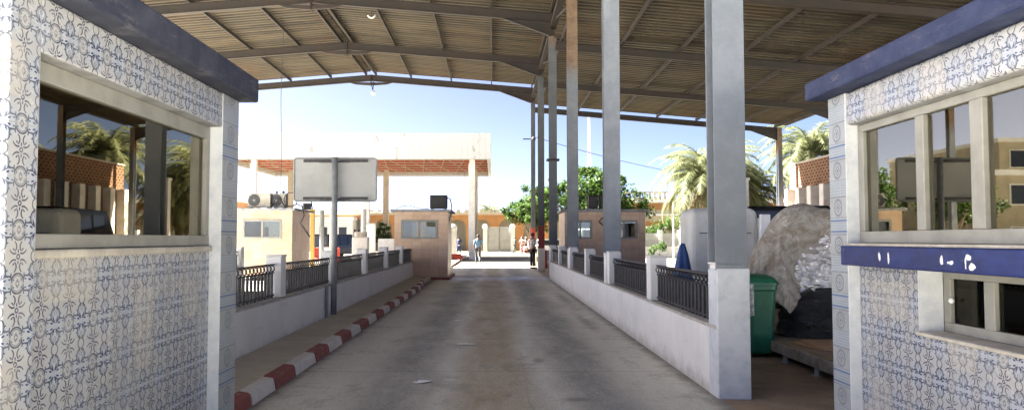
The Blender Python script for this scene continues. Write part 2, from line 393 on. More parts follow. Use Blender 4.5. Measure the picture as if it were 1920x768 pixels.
M['tarp'] = tarp_mat(); M['foil'] = foil_mat(); M['bag'] = bag_mat()

# ------------------------------------------------------------------ mesh helpers
class G:
    def __init__(s): s.v = []; s.f = []; s.mi = []
    def face(s, pts, mi=0):
        b = len(s.v); s.v += [tuple(p) for p in pts]; s.f.append(tuple(range(b, b+len(pts)))); s.mi.append(mi); return s
    def box(s, x0, x1, y0, y1, z0, z1, mi=0, fm=None, rot=0, c=None):
        b = len(s.v)
        P = [(x0,y0,z0),(x1,y0,z0),(x1,y1,z0),(x0,y1,z0),(x0,y0,z1),(x1,y0,z1),(x1,y1,z1),(x0,y1,z1)]
        if rot:
            cx, cy = c if c else ((x0+x1)/2, (y0+y1)/2); cr, sr = math.cos(rot), math.sin(rot)
            P = [(cx+(x-cx)*cr-(y-cy)*sr, cy+(x-cx)*sr+(y-cy)*cr, z) for x, y, z in P]
        s.v += P
        for k, q in (('-z',(0,3,2,1)),('+z',(4,5,6,7)),('-y',(0,1,5,4)),('+x',(1,2,6,5)),('+y',(2,3,7,6)),('-x',(3,0,4,7))):
            s.f.append(tuple(b+i for i in q)); s.mi.append((fm or {}).get(k, mi))
        return s
    def tube(s, pts, r, n=8, mi=0, cap=True):
        pts = [Vector(p) for p in pts]; m = len(pts); rs = r if isinstance(r, (list, tuple)) else [r]*m
        b = len(s.v); up = Vector((0, 0, 1)); px = None
        for i, p in enumerate(pts):
            d = (pts[min(i+1, m-1)]-pts[max(i-1, 0)])
            d = d.normalized() if d.length > 1e-9 else Vector((0, 0, 1))
            if px is None: px = d.cross(up if abs(d.z) < .9 else Vector((1, 0, 0))).normalized()
            else:
                q = px-d*px.dot(d); px = q.normalized() if q.length > 1e-6 else px
            py = d.cross(px)
            for k in range(n):
                a = 2*math.pi*k/n; s.v.append(tuple(p+(px*math.cos(a)+py*math.sin(a))*rs[i]))
        for i in range(m-1):
            for k in range(n):
                a0 = b+i*n+k; a1 = b+i*n+(k+1) % n; s.f.append((a0, a1, a1+n, a0+n)); s.mi.append(mi)
        if cap:
            s.f.append(tuple(b+k for k in reversed(range(n)))); s.mi.append(mi)
            s.f.append(tuple(b+(m-1)*n+k for k in range(n))); s.mi.append(mi)
        return s
    def sweep(s, prof, p0, p1, side, mi=0):     # profile (a along side, b along up) swept p0->p1
        p0, p1 = Vector(p0), Vector(p1); d = (p1-p0).normalized(); side = Vector(side); side = (side-d*side.dot(d)).normalized(); up = side.cross(d)
        if up.z < 0: up = -up
        n = len(prof); b = len(s.v)
        for p in (p0, p1):
            for a, c in prof: s.v.append(tuple(p+side*a+up*c))
        for k in range(n):
            k2 = (k+1) % n; s.f.append((b+k, b+k2, b+n+k2, b+n+k)); s.mi.append(mi)
        s.f.append(tuple(b+k for k in reversed(range(n)))); s.mi.append(mi); s.f.append(tuple(b+n+k for k in range(n))); s.mi.append(mi)
        return s
    def beam(s, p0, p1, side, w=.18, h=.35, t=.02, mi=0):     # I-section, top at the given line
        for (a0, a1, b0, b1) in ((-w/2, w/2, -t, 0), (-w/2, w/2, -h, -h+t), (-t/2, t/2, -h+t, -t)):
            s.sweep([(a0, b0), (a1, b0), (a1, b1), (a0, b1)], p0, p1, side, mi)
        return s
    def prism(s, poly, axis, a0, a1, mi=0):      # polygon of 2-D points extruded along axis
        def P(q, a): return (a, q[0], q[1]) if axis == 'x' else ((q[0], a, q[1]) if axis == 'y' else (q[0], q[1], a))
        n = len(poly); b = len(s.v)
        s.v += [P(q, a0) for q in poly]+[P(q, a1) for q in poly]
        for k in range(n):
            k2 = (k+1) % n; s.f.append((b+k, b+k2, b+n+k2, b+n+k)); s.mi.append(mi)
        s.f.append(tuple(b+k for k in reversed(range(n)))); s.f.append(tuple(b+n+k for k in range(n))); s.mi += [mi, mi]
        return s
    def ball(s, c, r, n=10, m=7, mi=0, sc=(1, 1, 1)):
        b = len(s.v)
        for i in range(m+1):
            th = math.pi*i/m
            for k in range(n):
                a = 2*math.pi*k/n
                s.v.append((c[0]+r*sc[0]*math.sin(th)*math.cos(a), c[1]+r*sc[1]*math.sin(th)*math.sin(a), c[2]+r*sc[2]*math.cos(th)))
        for i in range(m):
            for k in range(n):
                s.f.append((b+i*n+k, b+(i+1)*n+k, b+(i+1)*n+(k+1) % n, b+i*n+(k+1) % n)); s.mi.append(mi)
        return s
WL = {}
def build(name, g, mats, off=(0, 0, 0), smooth=False, bevel=0, seg=2, recalc=True):
    me = D.meshes.new(name)
    ox, oy, oz = off
    me.from_pydata([(a-ox, b-oy, c-oz) for a, b, c in g.v], [], g.f)
    if not isinstance(mats, (list, tuple)): mats = [mats]
    for m in mats: me.materials.append(M[m] if isinstance(m, str) else m)
    if len(mats) > 1: me.polygons.foreach_set('material_index', g.mi)
    me.validate()
    if recalc:
        import bmesh
        bm = bmesh.new(); bm.from_mesh(me)
        bmesh.ops.recalc_face_normals(bm, faces=bm.faces); bm.to_mesh(me); bm.free()
    if smooth: me.polygons.foreach_set('use_smooth', [True]*len(me.polygons))
    me.update()
    o = D.objects.new(name, me); col.objects.link(o)
    if bevel:
        b = o.modifiers.new('bevel', 'BEVEL'); b.width = bevel; b.segments = seg; b.limit_method = 'ANGLE'; b.angle_limit = R(40)
    return o
def tag(o, label, cat, group=None):
    o['label'] = label; o['category'] = cat
    if group: o['group'] = group
    return o
def thing(name, label, cat, loc, group=None, rz=0):
    o = D.objects.new(name, None); col.objects.link(o); o.location = loc; o.empty_display_size = .2; o.rotation_euler.z = rz
    WL[o.name] = loc
    return tag(o, label, cat, group)
def part(name, g, mats, parent, label=None, **k):
    top = parent
    while top.parent: top = top.parent
    o = build(name, g, mats, WL[top.name], **k); o.parent = parent
    if label: o['label'] = label
    return o
def solo(name, g, mats, label, cat, loc, group=None, **k):
    o = build(name, g, mats, loc, **k); o.location = loc; return tag(o, label, cat, group)
def struct(name, g, mats, kind='structure', **k):
    o = build(name, g, mats, (0, 0, 0), **k); o['kind'] = kind; return o
def copy_tree(o, parent=None, loc=None, rz=None, label=None):
    c = o.copy(); col.objects.link(c)
    if parent is not None: c.parent = parent
    if loc is not None: c.location = loc
    if rz is not None: c.rotation_euler.z = rz
    if label: c['label'] = label
    for ch in list(o.children): copy_tree(ch, c)
    return c
def arc(cx, cz, r, a0, a1, n): return [(cx+r*math.cos(a0+(a1-a0)*i/n), cz+r*math.sin(a0+(a1-a0)*i/n)) for i in range(n+1)]

# ------------------------------------------------------------------ ground, road, pavement, kerb
struct('ground', G().face([(-500, -300, 0), (500, -300, 0), (500, 900, 0), (-500, 900, 0)]), 'sand', recalc=False)
def grid(x0, x1, y0, y1, z, nx, ny):
    g = G()
    for i in range(nx):
        for j in range(ny):
            a, b = x0+(x1-x0)*i/nx, x0+(x1-x0)*(i+1)/nx; c, d = y0+(y1-y0)*j/ny, y0+(y1-y0)*(j+1)/ny
            g.face([(a, c, z), (b, c, z), (b, d, z), (a, d, z)])
    return g
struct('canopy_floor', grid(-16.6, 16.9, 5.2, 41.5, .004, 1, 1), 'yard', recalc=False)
struct('left_lane', grid(-16.0, -4, 5.2, 41.7, .008, 1, 1), plain('lane_concrete', (.40, .39, .37), (.33, .32, .30), .85, scale=.8), recalc=False)
struct('road', grid(-2.35, 2.16, -8, 41.5, .012, 1, 1), 'road', recalc=False)
struct('far_road', grid(-2.35, 3.0, 41.5, 84, .012, 1, 1), plain('dusty_asphalt', (.12, .10, .065), (.085, .075, .05), .8, scale=.6, stretch=(1, .3, 1)), recalc=False)
struct('forecourt', grid(-70, 70, 42.3, 118, .006, 1, 1), plain('dusty_forecourt', (.15, .135, .10), (.11, .10, .08), .85, scale=.5), recalc=False)
struct('pavement', G().box(-3.04, -2.33, 5.0, 28.0, .0, .115), 'pave')
g = G(); y = 5.18; k = 0; rnd = random.Random(3)
kx = lambda yy: -2.18 if yy < 22 else -2.18-(yy-22)*.045
while y < 27.9:
    L = .83+rnd.uniform(-.12, .12); y1 = y+L
    a, b = kx(y), kx(y1); h = .125+rnd.uniform(-.006, .006); dx = rnd.uniform(-.008, .008)
    s0 = .025; mi = k % 2
    P = [(a+dx, .0), (a+dx-.02, h-.02), (a+dx-.04, h), (a-.17, h), (a-.17, 0)]
    Q = [(b+dx, .0), (b+dx-.02, h-.02), (b+dx-.04, h), (b-.17, h), (b-.17, 0)]
    bb = len(g.v); sl = [0, .0, .02, .10, .10]
    g.v += [(p[0], y+.006+sl[i], p[1]) for i, p in enumerate(P)]+[(q[0], y1-.006+sl[i], q[1]) for i, q in enumerate(Q)]
    for i in range(4): g.f.append((bb+i, bb+i+1, bb+6+i, bb+5+i)); g.mi.append(mi)
    g.f.append((bb, bb+1, bb+2, bb+3, bb+4)); g.f.append((bb+9, bb+8, bb+7, bb+6, bb+5)); g.mi += [mi, mi]
    y = y1; k += 1
struct('kerb', g, ['kwhite', 'kred'], bevel=.008)
# island kerb under and in front of the booth, and the sunlit kerb beyond
struct('booth_island', G().box(-4.0, -1.62, 27.55, 31.2, 0, .12, 0, {'-y': 1, '+x': 1}), ['pave', 'kred'], bevel=.02)
g = G()
for i in range(24):
    g.box(-2.42, -2.25, 39.5+i, 40.48+i, 0, .14, i % 2)
struct('far_kerb', g, ['kwhite', 'kred'])
struct('island', G().box(-8.5, -2.43, 45, 64, 0, .13), plain('island_paving', (.16, .14, .11), (.11, .10, .08)))
# ------------------------------------------------------------------ parapet walls with railings
def railing(x, y0, y1, z0=.70, z1=1.17):
    g = G(); n = max(4, int((y1-y0)/.145))
    g.box(x-.02, x+.02, y0, y1, z1-.022, z1); g.box(x-.012, x+.012, y0, y1, z1-.135, z1-.115); g.box(x-.015, x+.015, y0, y1, z0+.015, z0+.04)
    for i in range(n):
        yy = y0+(y1-y0)*(i+.5)/n
        g.box(x-.012, x+.012, yy-.030, yy+.030, z0-.03, z1-.115)
        # curled tops between the two upper rails
        g.tube([(x+.01+.028*math.sin(a), yy-.03+.018*a/1.2, z1-.12+.05*a/1.57) for a in [j*.45 for j in range(8)]], .009, 4)
        g.tube([(x+.035*math.cos(a), yy+.02, z1-.065+.035*math.sin(a)) for a in [j*.6 for j in range(9)]], .007, 4)
    return g
def parapet(label, x, ys, y_start, y_end, side):
    t = thing('parapet_wall', label, 'wall', (x, y_start, 0), None)
    x0, x1 = (x-.22, x) if side > 0 else (x, x+.2)
    part('low_wall', G().box(x0, x1, y_start, y_end, 0, .655), 'wall', t, bevel=.012)
    part('coping', G().box(x0-.015, x1+.015, y_start, y_end, .657, .69), 'render', t, bevel=.01)
    for yy in ys: part('post', G().box(x0-.004 if side > 0 else x0, x1 if side > 0 else x1+.03, yy-.13, yy+.13, .692, 1.27, 0).box(x0-.012, x1+.012, yy-.14, yy+.14, 1.272, 1.295), 'wall', t, bevel=.01)
    for a, b in zip(ys[:-1], ys[1:]): part('railing', railing((x0+x1)/2, a+.13, b-.13), 'rail', t)
    return t
Lw = [7.2+3.52*i for i in range(7)]; Lw[-1] = 28.2
parapet('whitewashed low wall with black iron railings along the red and white kerb', -3.03, Lw, 5.3, 28.33, 1)
Rw = [7.24, 10.25, 13.85, 17.3, 20.85, 24.3, 27.9]
tR = parapet('whitewashed low wall with black iron railings between the tall grey columns', 2.14, Rw, 7.12, 28.1, -1)
parapet('low wall with railings at the foot of the farther roadside lane, left of the first tan booth', -7.3, [17.0, 19.3, 21.6], 16.8, 21.73, 1)

# ------------------------------------------------------------------ steel canopy
can = thing('steel_canopy', 'tall rusty steel canopy with corrugated sheets on grey columns over the lanes', 'canopy', (0, 0, 0))
YS = [7.0, 14.0, 21.0, 28.0, 35.0, 42.0]
RX = -7.0; EL = -16.3; ER = 2.28; XR = 16.3
def topL(x): return 10.90-abs(x-RX)*.0812        # top of the rafters, main bay
def topR(x): return 8.94-(x-3.5)*.085            # side bay
# corrugated sheets, real ribs running down the slope
def sheet(xa, xb, fa, fb, y0, y1, pitch=.33, dep=.115):
    g = G(); prof = []; y = y0
    while y < y1:
        prof += [(y, 0), (y+pitch*.40, 0), (y+pitch*.52, dep), (y+pitch*.88, dep)]; y += pitch
    b = 0
    for th in (0, .006):
        for x, f in ((xa, fa), (xb, fb)):
            g.v += [(x, yy, f+zz+th) for yy, zz in prof]
    n = len(prof)
    for o in (0, 2*n):
        for i in range(n-1): g.f.append((o+i, o+i+1, o+n+i+1, o+n+i)); g.mi.append(0)
    return g
y0s, y1s = 5.0, 42.2  # unseen near roof edge, cut back to let sunlit fill into the shade
part('roof_sheet', sheet(RX-.05, EL-.5, topL(RX)+.21, topL(EL-.5)+.21, y0s, y1s), 'sheet', can, recalc=False)
part('roof_sheet', sheet(RX+.05, ER+.35, topL(RX)+.21, topL(ER+.35)+.21, y0s, y1s), 'sheet', can, recalc=False)
part('roof_sheet', sheet(ER+.05, XR+.55, topR(ER)+.19, topR(XR+.55)+.19, y0s, y1s), 'sheet', can, recalc=False)
part('ridge_cap', G().prism([(RX-.35, topL(RX)+.255-.35*.0812+.03), (RX, topL(RX)+.30), (RX+.35, topL(RX)+.255-.35*.0812+.03), (RX+.35, topL(RX)+.265-.35*.0812+.03), (RX, topL(RX)+.31), (RX-.35, topL(RX)+.265-.35*.0812+.03)], 'y', y0s, y1s), 'sheet', can)
def cprof(w, h): return [(-w/2, 0), (w/2, 0), (w/2, h), (-w/2, h)]
for x in [RX+2.3*k for k in (-4, -3, -2, -1, 1, 2, 3, 4)]:
    z = topL(x); part('purlin', G().sweep(cprof(.06, .17), (x, y0s+.2, z), (x, y1s-.05, z), (1, 0, 0)), 'steel', can)
for x in (RX-.28, RX+.28):
    z = topL(x); part('ridge_purlin', G().sweep(cprof(.07, .18), (x, y0s+.2, z), (x, y1s-.05, z), (1, 0, 0)), 'steel', can)
for x in (2.6, 4.85, 7.1, 9.36, 11.6, 13.9, 16.1):
    z = topR(x); part('purlin', G().sweep(cprof(.06, .16), (x, y0s+.2, z), (x, y1s-.05, z), (1, 0, 0)), 'steel', can)
for yy in YS:
    r = G()
    r.beam((RX, yy, topL(RX)), (EL, yy, topL(EL)), (0, 1, 0)); r.beam((RX, yy, topL(RX)), (ER, yy, topL(ER)), (0, 1, 0))
    part('rafter', r, 'steel', can)
    for sg, xe in ((-1, EL), (1, ER)):
        h = G(); zt = topL(xe)-.35
        h.prism([(xe, zt+.02), (xe-sg*1.9, zt+1.9*.0812+.02), (xe-sg*.15, zt-.50), (xe, zt-.50)], 'y', yy-.012, yy+.012)
        h.sweep([(-.09, -.015), (.09, -.015), (.09, 0), (-.09, 0)], (xe-sg*1.9, yy, zt+1.9*.0812), (xe-sg*.15, yy, zt-.50), (0, 1, 0))
        part('gusset', h, 'steel', can)
    h = G()
    zt = topL(RX)-.35
    h.prism([(RX-1.25, zt-1.25*.0812+.01), (RX+1.25, zt-1.25*.0812+.01), (RX+.9, zt-.20), (RX, zt-.26), (RX-.9, zt-.20)], 'y', yy-.05, yy+.05)
    h.box(RX-.02, RX+.02, yy-.09, yy+.09, zt-.28, zt+.35)
    part('gusset', h, 'steel', can)
    r = G(); r.beam((ER+.12, yy, topR(ER+.12)), (XR, yy, topR(XR)), (0, 1, 0), .16, .30)
    part('rafter', r, 'steel', can)
    h = G(); zt = topR(XR)-.30
    h.prism([(XR, zt+.02), (XR-1.7, zt+1.7*.085+.02), (XR-.12, zt-.42), (XR, zt-.42)], 'y', yy-.012, yy+.012)
    part('gusset', h, 'steel', can)
def hcol(x0, x1, y0, y1, z0, z1):
    g = G(); t = .022
    g.box(x0, x1, y0, y0+t, z0, z1); g.box(x0, x1, y1-t, y1, z0, z1); g.box((x0+x1)/2-.009, (x0+x1)/2+.009, y0+t, y1-t, z0, z1); return g
for i, yy in enumerate(YS, 1):
    zt = topL(ER)
    w0 = {5: .0, 6: .03}.get(i, 0)
    mt = 'colred' if i >= 5 else ('colrust' if i == 3 else 'colshade' if i == 4 else 'col')
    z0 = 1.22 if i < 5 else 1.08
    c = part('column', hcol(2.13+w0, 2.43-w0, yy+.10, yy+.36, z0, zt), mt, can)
    if i == 1: b = G().box(2.135, 2.45, yy+.085, yy+.385, 0, 1.24)
    elif 1 < i < 5: b = G().box(2.136, 2.40, yy+.06, yy+.34, 0, 1.262)
    else: b = G().box(2.11, 2.45, yy+.07, yy+.40, 0, 1.09)
    part('column_base', b, 'plaster' if i == 1 else 'wall', c, bevel=.012)
    if i == 4: part('clamp', G().box(2.04, 2.52, yy+.06, yy+.40, 4.50, 4.58), 'steel', c)
    if i == 6: part('bracket', G().box(1.70, 2.14, yy+.1, yy+.14, 7.2, 7.26).ball((2.3, yy+.06, 7.23), .13), 'steel', c)
    c = part('column', hcol(EL-.13, EL+.13, yy-.15, yy+.15, 0, topL(EL)), 'col', can)
    c = part('column', hcol(XR-.13, XR+.13, yy-.15, yy+.15, 3.9 if i > 0 else 0, topR(XR)), 'colrust', can)
    part('column_base', hcol(XR-.132, XR+.132, yy-.152, yy+.152, 0, 3.9), 'col', c)
# end strut and rust patches: eave tie and drain gutter along the valley
part('valley_gutter', G().box(2.2, 2.5, y0s, y1s-.3, 9.55, 9.60).box(2.18, 2.21, y0s, y1s-.3, 9.55, 9.72), 'steel', can)
for a, b in zip(YS[1:-1], YS[2:]):
    part('brace', G().tube([(2.3, a+.3, 8.4), (2.3, b+.1, 9.9)], .03, 6), 'steel', can)
# lamps and loose cables
t = thing('hanging_bulb', 'white globe bulb hanging on a short rusty chain below the far ridge', 'lamp', (RX+.15, 41.9, 9.6))
part('chain', G().tube([(RX+.15, 41.9, 10.5), (RX+.12, 41.9, 9.98)], .03, 6).tube([(RX-.02, 41.9, 10.5), (RX+.12, 41.9, 9.98)], .02, 6), 'steel', t)
part('bulb', G().ball((RX+.14, 41.9, 9.83), .13, 12, 8), 'white', t, smooth=True)
t = thing('ring_lamp', 'small white ring lamp hanging under the roof ridge', 'lamp', (RX+1.9, 30.0, 10.6))
part('lamp_ring', G().tube([(RX+2.0+.17*math.cos(a), 30, 10.75+.17*math.sin(a)) for a in [R(-160+i*20) for i in range(8)]], .035, 6), 'white', t, smooth=True)
part('hanger', G().tube([(RX+2.0, 30, 10.93), (RX+2.0, 30, 10.62)], .012, 5), 'steel', t)
solo('hanging_cable', G().tube([(-8.65+.03*math.sin(i*.7), 30, 10.6-i*.5) for i in range(15)], .012, 4), 'black', 'thin dark cable dangling from the roof beside the back of the sign', 'cable', (-8.65, 30, 3.6))

# ------------------------------------------------------------------ tiled ticket booths in the foreground
def chair(loc, label, rz=0):
    x, y, z = loc
    t = thing('office_chair', label, 'chair', loc)
    part('backrest', G().ball((x, y, z+.92), .26, 14, 10, sc=(.28, 1, 1.05)), 'black', t, smooth=True)
    part('seat', G().ball((x-.25, y, z+.5), .27, 12, 8, sc=(1, 1, .22)), 'black', t, smooth=True)
    part('stem', G().tube([(x-.2, y, z+.08), (x-.2, y, z+.46)], .03, 8).tube([(x-.1, y, z+.48), (x+.04, y, z+.7)], .02, 6), 'greysteel', t)
    gg = G()
    for a in range(5): gg.tube([(x-.2, y, z+.1), (x-.2+.26*math.cos(a*1.257), y+.26*math.sin(a*1.257), z+.04)], .018, 6)
    part('star_base', gg, 'black', t)
    return t
# left booth: outer plane X=-2.0
X0, Y0, Y1 = -2.0, 3.03, 5.78
bt = thing('ticket_booth', 'booth with blue floral tiles and one wide tinted window, on the left of the lane', 'booth', (X0, Y0, 0))
XB = X0-1.9
part('wall', G().box(X0-.20, X0-.085, 3.24, 5.44, 0, 1.47), 'tile', bt, 'floral tiled wall below the window')
part('pillar', G().box(X0-.22, X0, Y0, 3.24, 0, 2.6, 0, {'+y': 1}), ['tile', 'plaster'], bt, bevel=.006)
part('pillar', G().box(X0-.22, X0, 5.44, Y1, 0, 2.6, 0, {'-y': 1}), ['reliefL', 'plaster'], bt, 'pillar with grey relief tiles and a white painted edge', bevel=.006)
part('lintel', G().box(X0-.22, X0-.003, 3.242, 5.438, 2.345, 2.6, 0, {'-z': 1}), ['tile', 'soffit'], bt, bevel=.012)
part('back_wall', G().box(XB, XB+.12, Y0, Y1, 0, 2.6), 'inwall', bt)
part('side_wall', G().box(XB+.122, X0-.222, Y0, Y0+.12, 0, 2.6, 0, {'-y': 1}), ['inwall', 'tile'], bt)
part('side_wall', G().box(XB+.122, X0-.222, Y1-.12, Y1, 0, 2.6, 0, {'+y': 1}), ['inwall', 'reliefL'], bt)
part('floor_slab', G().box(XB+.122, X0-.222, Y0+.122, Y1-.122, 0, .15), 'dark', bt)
part('roof_slab', G().box(XB-.12, X0+.13, Y0-.15, Y1+.08, 2.602, 2.79), 'bandL', bt, bevel=.018)
g = G(); xf = X0-.085
g.box(xf-.06, xf-.005, 3.242, 5.438, 2.25, 2.343); g.box(xf-.06, xf-.003, 3.242, 5.438, 1.475, 1.545)
g.box(xf-.06, xf-.006, 3.242, 3.38, 1.545, 2.25); g.box(xf-.06, xf-.006, 5.37, 5.438, 1.545, 2.25)
wf = part('window_frame', g, 'alu', bt, bevel=.004)
part('pane', G().box(xf-.040, xf-.034, 3.38, 5.37, 1.545, 2.25), 'glassL', wf)
part('sill', G().box(xf-.04, xf+.028, 3.244, 5.436, 1.43, 1.472), 'render', bt, bevel=.012)
t = thing('monitor', 'dark flat screen on a stand behind the tinted booth glass', 'monitor', (-3.0, 4.15, .9))
part('screen', G().box(-3.02, -2.98, 3.9, 4.4, 1.72, 2.02), 'black', t, bevel=.008)
part('stand', G().tube([(-3.0, 4.15, .92), (-3.0, 4.15, 1.72)], .015, 8).box(-3.1, -2.9, 4.0, 4.3, .902, .92), 'alu', t)
solo('desk', G().box(-3.3, -2.35, 3.3, 5.3, .86, .9).box(-3.28, -3.22, 3.35, 3.41, .152, .86).box(-2.43, -2.37, 3.35, 3.41, .152, .86).box(-3.28, -3.22, 5.2, 5.26, .152, .86).box(-2.43, -2.37, 5.2, 5.26, .152, .86), 'wood', 'wooden desk inside the booth with the tinted window', 'desk', (-2.8, 4.3, .15))
# right booth: outer plane X=2.6
X0, Y1 = 2.60, 5.71; Y0 = 1.9; XB = X0+2.1
bt = thing('ticket_booth', 'booth with blue floral tiles, a row of windows and a glossy blue ledge', 'booth', (X0, Y0, 0))
part('pillar', G().box(X0, X0+.22, 5.44, Y1, 0, 2.6, 0, {'-y': 1}), ['reliefR', 'plaster'], bt, 'pillar with grey relief tiles and a white painted edge', bevel=.006)
part('pillar', G().box(X0, X0+.22, Y0, Y0+.25, 0, 2.6, 0, {'+y': 1}), ['tile', 'plaster'], bt, bevel=.006)
part('lintel', G().box(X0+.003, X0+.22, Y0+.252, 5.438, 2.355, 2.6, 0, {'-z': 1}), ['tile', 'soffit'], bt, bevel=.03, seg=3)
part('back_wall', G().box(XB-.12, XB, Y0, Y1, 0, 2.6), 'inwall', bt)
part('side_wall', G().box(X0+.222, XB-.122, Y1-.12, Y1, 0, 2.6, 0, {'+y': 1}), ['inwall', 'reliefR'], bt)
part('side_wall', G().box(X0+.222, XB-.122, Y0, Y0+.12, 0, 2.6, 0, {'-y': 1}), ['inwall', 'tile'], bt)
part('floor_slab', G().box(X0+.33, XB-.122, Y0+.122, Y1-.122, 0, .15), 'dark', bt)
part('roof_slab', G().box(X0-.14, XB+.12, Y0-.15, Y1+.10, 2.602, 2.745), 'band', bt, bevel=.018)
# lower wall with the pay window opening  (opening y 2.4..4.70, z .94..1.33)
xw = X0+.085
g = G()
g.box(xw, xw+.16, 4.70, 5.438, 0, 1.47, 0, {'-y': 1}); g.box(xw, xw+.16, Y0+.252, 4.70, 0, .94, 0, {'+z': 2}); g.box(xw, xw+.16, Y0+.252, 2.4, .94, 1.47)
part('wall', g, ['tile', 'plaster', 'render'], bt, 'floral tiled wall around the small pay window')
part('ledge', G().box(X0-.085, xw+.16, 2.1, 5.37, 1.335, 1.472), 'ledge', bt, 'glossy blue ledge with white chips', bevel=.008)
part('ledge_top', G().box(X0-.05, xw+.02, 2.12, 5.36, 1.474, 1.49), 'render', bt)
g = G(); x1 = xw+.005
g.box(x1, x1+.06, 2.2, 5.436, 2.30, 2.353); g.box(x1, x1+.06, 2.2, 5.436, 1.492, 1.575); g.box(x1, x1+.06, 5.36, 5.436, 1.575, 2.30)
for a, b in ((4.60, 4.69), (4.04, 4.15), (3.40, 3.52), (2.75, 2.87)): g.box(x1-.004, x1+.06, a, b, 1.576, 2.299)
wf = part('window_frame', g, 'alu', bt, bevel=.005)
for a, b in ((4.69, 5.36), (4.15, 4.60), (3.52, 4.04), (2.87, 3.40)):
    part('pane', G().box(x1+.028, x1+.033, a, b, 1.575, 2.30), 'glassR', wf)
g = G(); x2 = xw+.162
g.box(x2, x2+.05, 2.4, 4.70, .94, 1.0); g.box(x2, x2+.05, 2.4, 4.70, 1.275, 1.335); g.box(x2, x2+.05, 4.63, 4.70, 1.0, 1.275)
for a, b in ((4.22, 4.31), (3.6, 3.68)): g.box(x2-.003, x2+.05, a, b, 1.0, 1.275)
wf = part('window_frame', g, 'alu', bt, 'low sliding pay window frame', bevel=.004)
for a, b in ((4.31, 4.63), (3.68, 4.22), (2.4, 3.6)): part('pane', G().box(x2+.025, x2+.03, a, b, 1.0, 1.275), glass_mat('dark_low_glass', .10, (.25, .25, .25)) if a == 4.31 else D.materials['dark_low_glass'], wf)
part('latch', G().ball((x2-.012, 4.60, 1.14), .018, 8, 6), 'white', wf, smooth=True)
part('sill', G().box(xw-.012, xw+.161, 2.4, 4.72, .915, .938), 'render', bt, bevel=.006)
chair((3.45, 5.0, .75), 'black office chair behind the middle pane of the booth with the blue ledge')
WL_ch = D.objects['office_chair']
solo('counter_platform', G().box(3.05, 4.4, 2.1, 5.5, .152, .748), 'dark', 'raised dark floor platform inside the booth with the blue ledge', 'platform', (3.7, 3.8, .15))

# ------------------------------------------------------------------ tan booths
def tan_booth(x0, x1, y0, y1, H, label, wins, z0=.12):
    t = thing('checkpoint_booth', label, 'booth', ((x0+x1)/2, y0, z0))
    g = G(); ww = sorted(wins)
    # front wall pieces round the windows
    zs = [z0, 1.58, 2.22, H]; xs = [x0]
    for a, b in ww: xs += [a, b]
    xs.append(x1)
    g.box(x0, x1, y0, y0+.12, z0, 1.58); g.box(x0, x1, y0, y0+.12, 2.22, H)
    for i in range(0, len(xs), 2): g.box(xs[i], xs[i+1], y0, y0+.12, 1.58, 2.22)
    part('front_wall', g, 'tan', t, recalc=False)
    part('side_wall', G().box(x0, x0+.12, y0+.12, y1, z0, H), 'tan', t)
    part('side_wall', G().box(x1-.12, x1, y0+.12, y1, z0, H), 'tan', t)
    g2 = G().box(x0+.12, x1-.12, y1-.12, y1, z0, 1.5).box(x0+.12, x1-.12, y1-.12, y1, 2.25, H).box(x0+.12, x0+.4, y1-.12, y1, 1.5, 2.25).box(x1-.4, x1-.12, y1-.12, y1, 1.5, 2.25)
    part('back_wall', g2, 'tan', t)
    part('roof_slab', G().box(x0-.14, x1+.14, y0-.14, y1+.14, H+.002, H+.09), 'soffit', t, bevel=.015)
    for a, b in ww:
        f = G(); m = (a+b)/2
        f.box(a-.05, b+.05, y0-.02, y0+.05, 2.17, 2.25).box(a-.05, b+.05, y0-.02, y0+.05, 1.53, 1.6).box(a-.05, a+.03, y0-.02, y0+.05, 1.6, 2.17).box(b-.03, b+.05, y0-.02, y0+.05, 1.6, 2.17).box(m-.035, m+.035, y0-.012, y0+.045, 1.6, 2.17)
        wf = part('window_frame', f, 'alu', t)
        part('pane', G().box(a+.03, m-.035, y0+.01, y0+.016, 1.6, 2.17), 'glassD', wf); part('pane', G().box(m+.035, b-.03, y0+.01, y0+.016, 1.6, 2.17), 'glassD', wf)
    return t
tan_booth(-9.65, -7.42, 27.3, 29.9, 2.57, 'tan tiled booth with two air conditioning units on its roof', [(-9.2, -7.85)])
tan_booth(-3.75, -1.72, 28.0, 30.6, 2.55, 'tan tiled booth with a rusty box on its roof at the end of the kerb', [(-3.45, -2.15)])
tan_booth(2.75, 5.85, 28.5, 31.0, 2.57, 'wide tan tiled booth seen behind the grey columns', [(2.95, 3.75), (4.55, 5.5)])
# door on the lit side of the middle booth
def ac_unit(x, y, z, wd, label, group=None, rusty=False):
    t = thing('air_conditioner', label, 'air conditioner', (x, y, z))
    part('casing', G().box(x-wd/2, x+wd/2, y, y+.36, z+.04, z+.56), 'render' if not rusty else 'steel', t, bevel=.02)
    part('foot', G().box(x-wd/2+.05, x-wd/2+.12, y-.02, y+.38, z, z+.038), 'greysteel', t); part('foot', G().box(x+wd/2-.12, x+wd/2-.05, y-.02, y+.38, z, z+.038), 'greysteel', t)
    if not rusty:
        fx = x-wd*.22
        fan = part('fan', G().prism(arc(fx, z+.3, .22, 0, 2*math.pi, 20)[:-1], 'y', y-.02, y-.002), 'black', t)
        g = G()
        for rr in (.08, .13, .18): g.tube([(fx+rr*math.cos(a*.3), y-.03, z+.3+rr*math.sin(a*.3)) for a in range(22)], .006, 4)
        g.prism(arc(fx, z+.3, .05, 0, 2*math.pi, 10)[:-1], 'y', y-.035, y-.022)
        part('grille', g, 'greysteel', fan)
    else:
        g = G()
        for i in range(6): g.box(x-wd/2+.04, x+wd/2-.04, y-.012, y-.002, z+.09+i*.07, z+.12+i*.07)
        part('grille', g, 'black', t)
    return t
